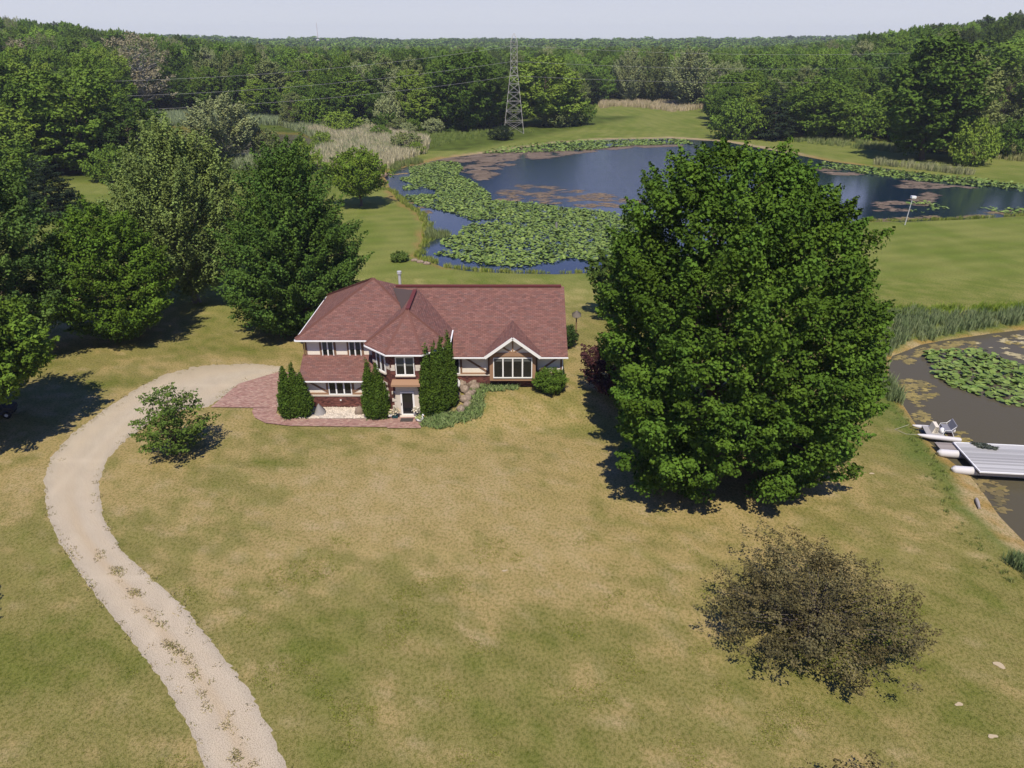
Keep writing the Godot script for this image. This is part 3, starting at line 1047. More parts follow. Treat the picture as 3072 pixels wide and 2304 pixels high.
	var looks := ["rounded grey boulder at the top of the pile by the brick wall", "tan boulder behind the big round one in the pile", "large round tan boulder at the lawn end of the pile", "flat brown boulder under the large round one", "grey boulder in the middle of the pile", "pinkish boulder half way down the pile", "low boulder at the bottom of the pile among the leaves", "white stone standing in the strappy leaves", "small pale boulder near the bottom of the pile", "dark boulder leaning against the tallest cedar", "squat grey boulder between the pile and the bed"]
	var at := [[-4.2, 53.0, 0.42, 0.36], [-3.95, 52.3, 0.45, 0.4], [-3.2, 52.6, 0.62, 0.5], [-2.95, 51.8, 0.5, 0.34], [-3.75, 51.4, 0.5, 0.42], [-3.6, 50.1, 0.48, 0.36], [-3.9, 49.0, 0.42, 0.3], [-3.0, 51.0, 0.25, 0.28], [-3.45, 49.5, 0.36, 0.3], [-4.3, 50.6, 0.36, 0.32], [-3.3, 50.7, 0.4, 0.34]]
	for i in at.size():
		var q: Array = at[i]
		stone(P(q[0], ground_y(q[0], q[1]) + q[3] * 0.45, q[1]), Vector3(q[2], q[3], q[2] * 0.8), 30 + i, tinted(M.rock, Color(0.85, 0.85, 0.86)) if i == 7 else M.rock, looks[i], "boulders beside the tall cedars", "boulder", i * 1.3)
	# strappy leaves round the cedars
	where = []
	tint = []
	var strap := blade_clump(9, 26, 0.42, 0.2, 0.028, 0.8, Color(0.7, 0.8, 0.7), Color(1.2, 1.2, 1.1))
	var beds := [poly([-6.9, 48.7, -6.8, 47.4, -5.3, 47.15, -3.7, 47.65, -2.5, 48.3, -2.1, 49.5, -2.5, 51.3, -3.1, 51.4, -3.2, 49.6, -4.3, 48.7]), poly([-2.8, 52.2, -2.6, 51.2, -1.0, 51.4, 0.3, 51.7, 0.3, 52.1, -1.2, 52.2])]
	for p in beds:
		var rc := rect_of(p)
		for i in int(rc.get_area() * 26.0):
			var q := rc.position + Vector2(r.randf(), r.randf()) * rc.size
			if Geometry2D.is_point_in_polygon(q, p):
				where.append(turned(q.x, ground_y(q.x, q.y), q.y, r, 0.6, 1.25))
				tint.append(Color(0.20, 0.29, 0.10).lerp(Color(0.34, 0.39, 0.18), r.randf()))
	scatter("strappy_leaves", strap, M.leaf, where, tint, "pale green strappy leaves in the beds round the cedars and bay window")
	# bird feeder on a post
	o = thing("bird_feeder", P(5.86, ground_y(5.86, 61.9), 61.9), "round bird feeder on a brown wooden post behind the house", "bird feeder")
	b = Mb.new()
	b.tube([Vector3(0, -0.2, 0), Vector3(0, 2.35, 0)], [0.07, 0.06], 8)
	put("post", b.mesh(), M.timber, o)
	b = Mb.new()
	b.tube([Vector3(0, 2.3, 0), Vector3(0, 2.42, 0), Vector3(0, 2.5, 0), Vector3(0, 2.75, 0), Vector3(0, 3.0, 0)], [0.1, 0.3, 0.42, 0.42, 0.06], 10)
	put("feeder", b.mesh(), mat("weathered", Color(0.24, 0.21, 0.18)), o)
	b = Mb.new()
	b.tube([Vector3(0, 0.72, 0), Vector3(0, 0.9, 0)], [0.3, 0.08], 10)
	put("baffle", b.mesh(), M.dark_timber, o)
	# tall light by the pond
	o = thing("pond_light", P(61.9, ground_y(61.9, 113.6), 113.6), "grey light pole with a boxy head leaning over the pond bank", "light pole")
	o.rotation.z = -0.06
	b = Mb.new()
	b.tube([Vector3(0, -0.5, 0), Vector3(0, 4.2, 0)], [0.08, 0.06], 8)
	put("pole", b.mesh(), M.metal, o)
	b = Mb.new()
	b.box(Vector3(0.08, 4.35, 0), Vector3(0.7, 0.34, 0.5))
	put("lamp_head", b.mesh(), M.white, o)
	# stump in the lily bed and little posts in the water
	b = Mb.new()
	b.tube([P(6.9, -0.8, 112.0), P(6.9, 0.75, 112.0), P(6.9, 0.8, 112.0)], [0.2, 0.2, 0.12], 8)
	tag(put("mooring_stump", b.mesh(), mat("grey_wood", Color(0.2, 0.19, 0.18))), "grey wooden stump rising from the lily pads", "post")
	for i in 3:
		stone(P(-12.9 + i * 0.9, 0.08, 92.9 - i * 0.75), Vector3(0.5, 0.24, 0.3), 90 + i, tinted(M.rock, Color(1.0, 0.98, 0.95)), ["pale rock next to the leafy clump on the pond bank", "middle pale rock on the pond bank", "pale rock at the water's edge on the pond bank"][i], "pale rocks on the pond bank")
	stone(P(-27.6, 0.1, 160.0), Vector3(0.9, 0.5, 0.6), 96, tinted(M.rock, Color(1, 0.92, 0.88)), "pinkish rock at the far corner of the pond", "")

func build_dock() -> void:
	M.deck = mat("deck_paint", Color(1, 1, 1), 0.8, 0.25)
	M.deck.vertex_color_use_as_albedo = true
	M.float_ = mat("float_plastic", Color(0.52, 0.505, 0.50), 0.45, 0.4)
	M.under = mat("deck_frame", Color(0.09, 0.08, 0.08), 0.8)
	var r := RandomNumberGenerator.new()
	r.seed = 5
	var o := thing("floating_dock", P(30.8, 0.0, 40.5), "pale grey floating dock with plank deck and white edge at the pond", "dock")
	o.rotation.y = -0.10
	var n := 20
	var w := 3.75 / n
	for i in n:
		var b := Mb.new()
		var k := 0.26 + 0.17 * r.randf() - (0.10 if i in [5, 9, 10, 14] else 0.0)
		b.col = Color(k, k * 0.99, k * 0.97)
		b.box(Vector3(2.6, 0.46, -0.06 - (i + 0.5) * w), Vector3(5.2, 0.04, w - 0.016))
		put("plank", b.mesh(), M.deck, o)
	for q in [[2.6, 0.0, 5.24, 0.07], [2.6, -3.87, 5.24, 0.07], [0.0, -1.93, 0.07, 3.95]]:
		var b := Mb.new()
		b.box(Vector3(q[0], 0.455, q[1]), Vector3(q[2], 0.09, q[3]))
		put("edge_board", b.mesh(), M.white, o)
	var f := Mb.new()
	f.box(Vector3(2.6, 0.32, 0.0), Vector3(5.2, 0.18, 0.06))
	f.box(Vector3(2.6, 0.32, -3.87), Vector3(5.2, 0.18, 0.06))
	f.box(Vector3(0.04, 0.32, -1.93), Vector3(0.06, 0.18, 3.8))
	put("frame", f.mesh(), M.under, o)
	for z in [-0.75, -2.95]:
		var b := Mb.new()
		b.tube([Vector3(-1.36, 0.2, z), Vector3(-1.3, 0.16, z), Vector3(-1.2, 0.1, z), Vector3(-0.4, 0.06, z), Vector3(5.0, 0.0, z)], [0.08, 0.2, 0.27, 0.29, 0.29], 14)
		put("float", b.mesh(), M.float_, o)
	# plank ramp on the bank
	o = thing("plank_ramp", P(29.95, 0.0, 43.75), "weathered brown plank ramp lying on the bank beside the dock", "ramp")
	o.rotation.y = -0.10
	for i in 6:
		var b := Mb.new()
		var k := 0.20 + 0.08 * r.randf()
		b.col = Color(k * 1.05, k * 0.93, k * 0.85)
		b.box(Vector3(0.75, 0.30, -0.08 - i * 0.155), Vector3(1.5, 0.04, 0.135))
		put("plank", b.mesh(), M.deck, o)
	f = Mb.new()
	f.box(Vector3(0.08, 0.2, -0.47), Vector3(0.09, 0.14, 0.9))
	f.box(Vector3(1.4, 0.2, -0.47), Vector3(0.09, 0.14, 0.9))
	f.box(Vector3(0.75, 0.06, -0.47), Vector3(0.3, 0.14, 0.9))
	put("frame", f.mesh(), M.under, o)
	# second section off to the side
	o = thing("dock_section", P(36.3, 0.0, 43.1), "narrow pinkish grey dock walkway beyond the white-edged dock", "dock")
	o.rotation.y = -0.10
	for i in 9:
		var b := Mb.new()
		var k := 0.36 + 0.1 * r.randf()
		b.col = Color(k, k * 0.93, k * 0.9)
		b.box(Vector3(1.6, 0.40, 0.6 - i * 0.2), Vector3(3.6, 0.04, 0.18))
		put("plank", b.mesh(), M.deck, o)
	f = Mb.new()
	f.box(Vector3(1.6, 0.2, -0.2), Vector3(3.5, 0.32, 1.7))
	put("frame", f.mesh(), M.under, o)
	# tarp or net heaped on the deck
	var c := crown(44, {h = 0.3, r = 0.62, y0 = 0.0, clumps = 60, per = 16, size = 0.13, cr = 0.12, col = Color(0.06, 0.075, 0.065), vary = 0.4, wide = 0.6, peak = 0.15, pw = 0.4})
	o = put("crumpled_net", c[0], M.leaf)
	o.position = P(32.95, 0.47, 43.7)
	o.scale = Vector3(1.15, 0.8, 0.5)
	o.rotation.y = -0.5
	tag(o, "crumpled dark green net lying on the white-edged dock", "net")
	# pedal boat drawn up on the bank
	o = thing("pedal_boat", P(29.7, 0.0, 46.6), "white pontoon pedal boat with grey seat drawn up on the bank", "boat")
	o.rotation.y = -0.24
	for z in [0.72, -0.72]:
		var b := Mb.new()
		b.tube([Vector3(-0.05, 0.26, z), Vector3(0.25, 0.2, z), Vector3(0.8, 0.17, z), Vector3(2.75, 0.14, z), Vector3(2.84, 0.14, z)], [0.03, 0.12, 0.18, 0.19, 0.13], 12)
		put("pontoon", b.mesh(), M.float_, o)
	f = Mb.new()
	f.box(Vector3(1.15, 0.31, 0), Vector3(1.2, 0.06, 1.3))
	put("deck", f.mesh(), mat("grey_deck", Color(0.30, 0.29, 0.28)), o)
	f = Mb.new()
	f.slab([Vector3(1.1, 0.86, 0.45), Vector3(1.35, 0.86, 0.45), Vector3(1.35, 0.86, -0.45), Vector3(1.1, 0.86, -0.45)], 0.5)
	f.face([Vector3(1.1, 0.86, 0.45), Vector3(1.1, 0.86, -0.45), Vector3(0.95, 0.34, -0.45), Vector3(0.95, 0.34, 0.45)], Vector3(-1, 0.3, 0))
	f.face([Vector3(1.1, 0.86, 0.45), Vector3(0.95, 0.34, 0.45), Vector3(1.35, 0.34, 0.45), Vector3(1.35, 0.86, 0.45)], Vector3(0, 0, 1))
	put("console", f.mesh(), mat("cream_plastic", Color(0.66, 0.60, 0.48), 0.5, 0.4), o)
	var grey := mat("seat_grey", Color(0.20, 0.20, 0.22), 0.6, 0.4)
	f = Mb.new()
	f.box(Vector3(1.95, 0.64, 0), Vector3(0.5, 0.08, 1.15))
	put("seat", f.mesh(), grey, o)
	f = Mb.new()
	f.box(Vector3(2.3, 0.92, 0), Vector3(0.08, 0.56, 1.15), Basis(Vector3(0, 0, 1), -0.35))
	put("backrest", f.mesh(), grey, o)
	f = Mb.new()
	for z in [-0.6, 0.6]:
		f.tube([Vector3(1.6, 0.3, z), Vector3(1.72, 0.72, z), Vector3(2.1, 0.78, z), Vector3(2.36, 1.1, z)], [0.022, 0.022, 0.022, 0.022], 6)
		f.tube([Vector3(2.1, 0.78, z), Vector3(2.4, 0.26, z)], [0.022, 0.022], 6)
	put("seat_frame", f.mesh(), M.white, o)
	for z in [-0.35, 0.35]:
		f = Mb.new()
		f.tube([Vector3(2.15, 0.42, z - 0.12), Vector3(2.15, 0.42, z + 0.12)], [0.2, 0.2], 12)
		put("paddle_wheel", f.mesh(), M.dark_timber, o)
	f = Mb.new()
	f.blob(Vector3(1.66, 0.5, 0.2), Vector3(0.18, 0.22, 0.3), 7, 10)
	put("bucket_seat", f.mesh(), M.white, o)
	# rope from the bow, driftwood
	f = Mb.new()
	f.tube([P(29.75, 0.22, 45.9), P(28.9, 0.06, 46.3), P(28.4, 0.06, 47.0), P(29.6, 0.24, 47.4)], [0.014, 0.014, 0.014, 0.014], 5)
	tag(put("mooring_rope", f.mesh(), mat("rope", Color(0.4, 0.37, 0.3))), "thin pale rope looped on the grass before the pedal boat", "rope")
	f = Mb.new()
	f.tube([P(29.15, 0.12, 37.9), P(28.98, 0.14, 37.5), P(28.75, 0.1, 36.9)], [0.09, 0.12, 0.07], 8)
	tag(put("driftwood", f.mesh(), mat("drift", Color(0.30, 0.27, 0.25))), "short grey driftwood log on the sandy shore", "log")

func build_cart() -> void:
	var o := thing("utility_cart", P(-39.6, 0, 49.2), "dark utility cart with a pale roof parked under the trees", "utility cart")
	o.rotation.y = 0.25
	var body := mat("cart_body", Color(0.03, 0.032, 0.036), 0.5, 0.4)
	var b := Mb.new()
	b.box(Vector3(0, 0.5, 0), Vector3(2.5, 0.34, 1.25))
	b.slab([Vector3(0.65, 0.95, 0.6), Vector3(1.35, 0.78, 0.55), Vector3(1.35, 0.78, -0.55), Vector3(0.65, 0.95, -0.6)], 0.32)
	put("body", b.mesh(), body, o)
	b = Mb.new()
	b.box(Vector3(-0.95, 0.86, 0), Vector3(1.0, 0.36, 1.3))
	put("cargo_bed", b.mesh(), body, o)
	b = Mb.new()
	b.box(Vector3(-0.05, 0.8, 0), Vector3(0.55, 0.2, 1.15))
	b.box(Vector3(-0.34, 1.1, 0), Vector3(0.12, 0.6, 1.15))
	put("seat", b.mesh(), mat("vinyl", Color(0.05, 0.05, 0.05)), o)
	b = Mb.new()
	for z in [-0.58, 0.58]:
		b.tube([Vector3(0.85, 0.8, z), Vector3(0.5, 1.85, z), Vector3(-0.5, 1.88, z), Vector3(-0.55, 0.8, z)], [0.028, 0.028, 0.028, 0.028], 6)
	put("roll_cage", b.mesh(), body, o)
	b = Mb.new()
	b.box(Vector3(0, 1.93, 0), Vector3(1.25, 0.06, 1.3))
	put("roof", b.mesh(), mat("cart_roof", Color(0.42, 0.40, 0.37)), o)
	for x in [-0.85, 0.9]:
		for z in [-0.58, 0.58]:
			b = Mb.new()
			b.tube([Vector3(x, 0.3, z - 0.12), Vector3(x, 0.3, z - 0.1), Vector3(x, 0.3, z + 0.1), Vector3(x, 0.3, z + 0.12)], [0.22, 0.3, 0.3, 0.22], 14)
			var wheel := put("wheel", b.mesh(), mat("tyre", Color(0.02, 0.02, 0.02), 0.9), o)
			b = Mb.new()
			b.tube([Vector3(x, 0.3, z - 0.125), Vector3(x, 0.3, z + 0.125)], [0.13, 0.13], 10)
			put("rim", b.mesh(), M.metal, wheel)

func build_pylon() -> void:
	var o := thing("lattice_pylon", P(0.6, ground_y(0.6, 243.0), 243.0), "tall grey steel lattice pylon carrying the power lines past the pond", "pylon")
	var half := func(y: float) -> float:
		if y < 19.0:
			return lerpf(3.15, 0.98, y / 19.0)
		return 0.98 if y < 26.4 else lerpf(0.98, 0.12, (y - 26.4) / 2.2)
	var steel := mat("galvanised_steel", Color(0.33, 0.32, 0.30), 0.6, 0.4)
	var hs := [0.0, 3.4, 6.6, 9.4, 12.0, 14.4, 16.8, 19.0, 20.9, 22.8, 24.6, 26.4, 28.5]
	var corner := [Vector2(-1, -1), Vector2(1, -1), Vector2(1, 1), Vector2(-1, 1)]
	for c in corner:
		var b := Mb.new()
		for i in hs.size() - 1:
			var w0: float = half.call(hs[i])
			var w1: float = half.call(hs[i + 1])
			b.bar(Vector3(c.x * w0, hs[i] - (0.4 if i == 0 else 0.0), c.y * w0), Vector3(c.x * w1, hs[i + 1], c.y * w1), 0.13, 0.13, Vector3(0, 0, 1))
		put("leg", b.mesh(), steel, o)
	for i in hs.size() - 1:
		var b := Mb.new()
		var w0: float = half.call(hs[i])
		var w1: float = half.call(hs[i + 1])
		for k in 4:
			var p: Vector2 = corner[k]
			var q: Vector2 = corner[(k + 1) % 4]
			b.bar(Vector3(p.x * w0, hs[i], p.y * w0), Vector3(q.x * w1, hs[i + 1], q.y * w1), 0.065, 0.065, Vector3(0, 0, 1))
			b.bar(Vector3(q.x * w0, hs[i], q.y * w0), Vector3(p.x * w1, hs[i + 1], p.y * w1), 0.065, 0.065, Vector3(0, 0, 1))
			if i > 0:
				b.bar(Vector3(p.x * w0, hs[i], p.y * w0), Vector3(q.x * w0, hs[i], q.y * w0), 0.08, 0.08, Vector3(0, 0, 1))
		put("brace", b.mesh(), steel, o)
	var wire := mat("wire", Color(0.34, 0.34, 0.33), 0.6, 0.4)
	var names := ["top", "middle", "lowest"]
	for k in 3:
		var y: float = [25.2, 20.9, 16.8][k]
		var b := Mb.new()
		b.bar(Vector3(0, y + 0.9, 0), Vector3(0, y + 0.9, 2.6), 0.14, 0.14)
		put("cross_arm", b.mesh(), steel, o)
		b = Mb.new()
		b.tube([Vector3(0, y + 0.9, 2.5), Vector3(0, y + 0.7, 2.5), Vector3(0, y + 0.1, 2.5)], [0.05, 0.11, 0.09], 6)
		put("insulator", b.mesh(), M.dark_timber, o)
		for s in [-1, 1]:
			var a := P(0.6, y, 240.5)
			var e := P(300.0 * s, y + 9.0, 170.0 if s < 0 else 300.0)
			var sag := 13.0 - 0.5 * k if s < 0 else 6.5
			var path := []
			var rad := []
			for i in 41:
				var t := i / 40.0
				path.append(a.lerp(e, t) - Vector3(0, 4.0 * sag * t * (1.0 - t), 0))
				rad.append(0.026)
			b = Mb.new()
			b.tube(path, rad, 5)
			tag(put("power_line", b.mesh(), wire), "%s sagging power line running %s from the steel pylon" % [names[k], "west" if s < 0 else "east"], "power line", "power lines on the pylon")

# ---------------------------------------------------------------- the yard's own trees
func build_trees() -> void:
	var bark := mat("bark", Color(1, 1, 1), 0.95, 0.1)
	bark.vertex_color_use_as_albedo = true
	M.bark = bark
	var maple := {h = 20.6, r = 7.7, y0 = 0.0, peak = 0.42, pw = 0.32, pw2 = 0.36, clumps = 1600, per = 170, size = 0.20, cr = 0.78, long = 1.1, flat = 0.8, shift = Vector3(0.7, 0, 1.7), col = Color(0.064, 0.122, 0.018), vary = 0.3, tr = 0.48, limbs = 60, off = Vector3(-1.5, 0, -0.6), lobes = 0.19, wild = 0.14, notch = true, stem = 0.82, shell = 0.30, up = 0.45, droop = 0.25, fork = 0.14, gap = 0.8, wide = 0.42}
	tree("maple_tree", P(13.6, 0, 42.6), maple, 101, M.leaf, bark, "huge round dark green maple on the lawn beside the house", "tree")
	var s := {h = 18.0, r = 5.4, y0 = 0.4, long = 1.5, flat = 0.95, peak = 0.26, pw = 0.6, pw2 = 0.85, clumps = 700, per = 150, size = 0.23, cr = 0.95, col = Color(0.062, 0.118, 0.024), vary = 0.25, tr = 0.34, limbs = 36, lobes = 0.16, droop = 0.2, gap = 0.8}
	tree("maple_tree", P(-20.9, 0, 67.2), s, 102, M.leaf, bark, "dark green maple behind the west corner of the house", "tree")
	s = {h = 18.4, r = 5.9, long = 1.5, flat = 1.0, y0 = 1.2, peak = 0.38, pw = 0.6, clumps = 700, per = 150, size = 0.23, cr = 1.0, col = Color(0.140, 0.200, 0.060), vary = 0.28, tr = 0.36, limbs = 40, lobes = 0.14, up = 0.7, bark = Color(0.16, 0.14, 0.11), gap = 0.8}
	tree("silver_maple", P(-35.0, 0, 76.0), s, 103, M.leaf, bark, "tall grey-green silver maple behind the lawn, its leaves showing pale undersides", "tree")
	s = {h = 13.0, r = 4.9, long = 1.2, y0 = 0.5, peak = 0.36, pw = 0.6, clumps = 460, per = 150, size = 0.22, cr = 0.95, col = Color(0.075, 0.138, 0.018), vary = 0.28, tr = 0.26, limbs = 30, droop = 0.3, gap = 0.8}
	tree("linden_tree", P(-38.2, 0, 65.5), s, 104, M.leaf, bark, "bright green spreading tree overhanging the shaded lawn edge", "tree")
	s = {h = 19.0, r = 5.9, long = 1.25, flat = 0.85, y0 = 0.6, peak = 0.4, pw = 0.55, clumps = 600, per = 145, size = 0.23, cr = 1.0, col = Color(0.068, 0.122, 0.030), vary = 0.3, tr = 0.36, limbs = 36, gap = 0.8}
	tree("oak_tree", P(-46.2, 0, 60.8), s, 105, M.leaf, bark, "tall dark tree with pale glossy leaf tips at the lawn's west edge", "tree")
	s = {h = 11.0, r = 5.4, y0 = 3.3, long = 1.2, peak = 0.42, pw = 0.55, clumps = 480, per = 110, size = 0.26, cr = 0.95, col = Color(0.092, 0.155, 0.022), vary = 0.28, tr = 0.3, limbs = 30, droop = 0.2, gap = 0.8}
	tree("box_elder", P(-38.6, 0, 45.6), s, 106, M.leaf, bark, "yellow-green tree shading the utility cart beside the drive", "tree")
	s = {h = 9.8, r = 4.9, y0 = 2.0, peak = 0.42, pw = 0.6, clumps = 240, per = 70, size = 0.32, cr = 0.95, col = Color(0.110, 0.178, 0.024), vary = 0.25, tr = 0.22, limbs = 26, gap = 0.85, lobes = 0.2}
	tree("ornamental_tree", P(-26.6, 0, 128.3), s, 107, M.leaf, bark, "round bright green tree standing alone at the corner of the pond", "tree")
	s = {h = 5.4, r = 2.25, y0 = 0.5, peak = 0.34, pw = 0.7, clumps = 190, per = 36, size = 0.17, cr = 0.5, col = Color(0.078, 0.128, 0.026), vary = 0.3, tr = 0.09, limbs = 44, gap = 0.7, up = 0.2, flat = 0.45, lobes = 0.22, limb = 1.3, shell = 0.5}
	tree("young_tree", P(-23.2, 0, 43.4), s, 108, M.leaf, bark, "small airy young tree on the lawn inside the drive's bend", "tree")
	s = {h = 3.9, r = 4.25, y0 = 0.6, peak = 0.5, pw = 0.42, clumps = 430, per = 72, size = 0.112, cr = 0.58, col = Color(0.096, 0.088, 0.042), vary = 0.45, tr = 0.17, limbs = 80, gap = 0.6, up = 0.25, flat = 0.6, lobes = 0.25, wild = 0.3, limb = 0.42, shell = 0.5, stem = 0.5, fork = 0.1, bark = Color(0.17, 0.14, 0.12)}
	tree("crabapple_tree", P(14.2, 0, 26.2), s, 109, M.leaf, bark, "wide low crabapple with sparse brownish purple leaves on the lawn", "tree", "crabapples on the lawn")
	s = s.duplicate()
	s.h = 2.4
	s.r = 2.3
	s.clumps = 220
	s.limbs = 70
	tree("crabapple_tree", P(13.3, 0, 15.5), s, 110, M.leaf, bark, "brownish purple crabapple of which only the top twigs show", "tree", "crabapples on the lawn")
	s = {h = 4.6, r = 2.6, y0 = 0.4, peak = 0.45, pw = 0.5, clumps = 200, per = 60, size = 0.2, cr = 0.55, col = Color(0.052, 0.024, 0.026), vary = 0.4, tr = 0.12, limbs = 24, gap = 0.7}
	tree("plum_tree", P(8.1, ground_y(8.1, 51.0), 51.0), s, 111, M.leaf, bark, "dark purple-leaved plum peeking out beside the huge maple", "tree")
	s = {h = 9.0, r = 4.4, y0 = 1.2, peak = 0.42, pw = 0.55, clumps = 170, per = 60, size = 0.45, cr = 1.0, col = Color(0.05, 0.085, 0.018), vary = 0.25, tr = 0.2, limbs = 16, gap = 0.8}
	tree("shade_tree", P(12.6, 0, 69.6), s, 112, M.leaf, bark, "tree behind the huge maple whose shadow shows on the lawn", "tree")
	s = {h = 4.6, r = 2.4, y0 = 0.5, peak = 0.4, pw = 0.6, clumps = 90, per = 40, size = 0.2, cr = 0.55, col = Color(0.05, 0.08, 0.02), vary = 0.3, tr = 0.1, limbs = 20, gap = 0.7}
	tree("young_tree", P(-28.7, 0, 25.9), s, 113, M.leaf, bark, "small tree at the very edge of the lawn west of the drive", "tree")
	# clipped bushes by the house
	s = {h = 1.75, r = 1.22, y0 = 0.1, peak = 0.5, pw = 0.3, clumps = 240, per = 46, size = 0.10, cr = 0.26, col = Color(0.076, 0.136, 0.022), vary = 0.25, tr = 0.05, limbs = 8, gap = 0.6, lobes = 0.05}
	tree("round_bush", P(2.95, ground_y(2.95, 51.4), 51.55), s, 120, M.leaf, bark, "clipped green bush before the east end of the front wall", "bush")
	s = s.duplicate()
	s.h = 2.0
	s.r = 1.0
	s.col = Color(0.040, 0.075, 0.022)
	tree("round_bush", P(4.75, ground_y(4.75, 60.4), 60.8), s, 121, M.leaf, bark, "dark rounded bush at the back corner of the house near the bird feeder", "bush")
	s = {h = 1.0, r = 1.0, y0 = 0.1, peak = 0.4, pw = 0.4, clumps = 120, per = 30, size = 0.2, cr = 0.4, col = Color(0.085, 0.135, 0.03), vary = 0.25, tr = 0.04, limbs = 6, gap = 0.6}
	tree("leafy_clump", P(-14.8, 0, 93.0), s, 122, M.leaf, bark, "low leafy clump beside the pale rocks on the pond bank", "bush")
	# pillar cedars
	var ced := [[-17.1, 48.95, 4.15, 0.72], [-16.5, 49.15, 4.2, 0.7], [-15.95, 49.2, 3.55, 0.78], [-10.75, 48.95, 4.65, 0.74], [-10.15, 48.95, 4.4, 0.95], [-6.42, 49.05, 5.7, 0.72], [-5.85, 49.3, 5.65, 0.62], [-5.3, 49.3, 6.35, 0.82], [-4.78, 49.7, 5.95, 0.74]]
	var which := ["western of the three pillar cedars by the patio", "middle one of the three pillar cedars by the patio", "shortest of the three pillar cedars by the patio", "slimmer of the two pillar cedars west of the door", "broader of the two pillar cedars west of the door", "pillar cedar closest to the door in the tall group", "slim pillar cedar second from the door in the tall group", "tallest pillar cedar in the group east of the door", "pillar cedar by the boulders at the end of the tall group"]
	for i in ced.size():
		var q: Array = ced[i]
		s = {h = q[2], r = q[3] * 0.72, y0 = 0.05, peak = 0.16, pw = 0.5, pw2 = 1.25, clumps = 430, per = 34, size = 0.12, cr = 0.2, col = Color(0.062, 0.110, 0.018), vary = 0.3, tr = 0.07, limbs = 5, gap = 0.62, wild = 0.16, lobes = 0.1, up = 1.0, shell = 0.2, face_up = 0.1, flat = 1.5, wide = 0.3}
		tree("pillar_cedar", P(q[0], ground_y(q[0], q[1]), q[1]), s, 130 + i, M.leaf, bark, which[i], "cedar", "pillar cedars before the house")

# ---------------------------------------------------------------- woods, marsh and far country
var kinds := {}

func variant(called: String, seed_: int, s: Dictionary) -> void:
	var c := crown(seed_, s)
	kinds[called] = [c[0], wood(seed_, s, c[1]), s]

func wood_tree(called: String, kind: String, tint: String, x: float, d: float, radius: float, high: float, turn: float, label: String, group := "", category := "tree") -> Node3D:
	var k: Array = kinds[kind]
	var o := thing(called, P(x, ground_y(x, d) - 0.1, d), label, category, group)
	o.rotation.y = turn
	var sc := Vector3(radius / k[2].r, high / k[2].h, radius / k[2].r)
	var t := put("trunk", k[1], M["pale_bark"] if tint in ["tan", "pale"] else M.bark, o)
	var c := put("crown", k[0], M[tint], o)
	t.scale = sc
	c.scale = sc
	return o

func tone_of(z: float, pale: bool, r: RandomNumberGenerator) -> Color:
	var c := Color(0.060, 0.122, 0.016).lerp(Color(0.155, 0.250, 0.032), clampf(z + 0.05, 0.0, 1.0))
	if pale:
		c = Color(0.21, 0.23, 0.11)
	elif z > 0.97:
		c = Color(0.045, 0.072, 0.018)
	c = c.lerp(Color(0.12, 0.145, 0.055), 0.5 * r.randf() * r.randf())
	return c * (0.72 + 0.84 * r.randf())

func label_of(p: Vector2, u: float, edge: float, tone: String, high: float, marks: Array, where: String) -> String:
	var best: Array = marks[0]
	for m in marks:
		if absf(m[1] - u) < absf(best[1] - u):
			best = m
	var off: float = u - best[1]
	var side := "straight behind" if absf(off) < 0.012 else (("just " if absf(off) < 0.026 else ("some way " if absf(off) < 0.052 else ("well " if absf(off) < 0.085 else "far "))) + ("east" if off > 0 else "west") + " of")
	var row: String = ["front", "second", "third", "fourth", "fifth", "sixth", "seventh", "eighth", "ninth"][clampi(int((edge - 3.0) / 7.0), 0, 8)]
	var size := "tall" if high > 19.0 else ("middling" if high > 15.0 else "low")
	return "%s %s tree, %s row, %s %s" % [size, tone, row, side, best[0]]

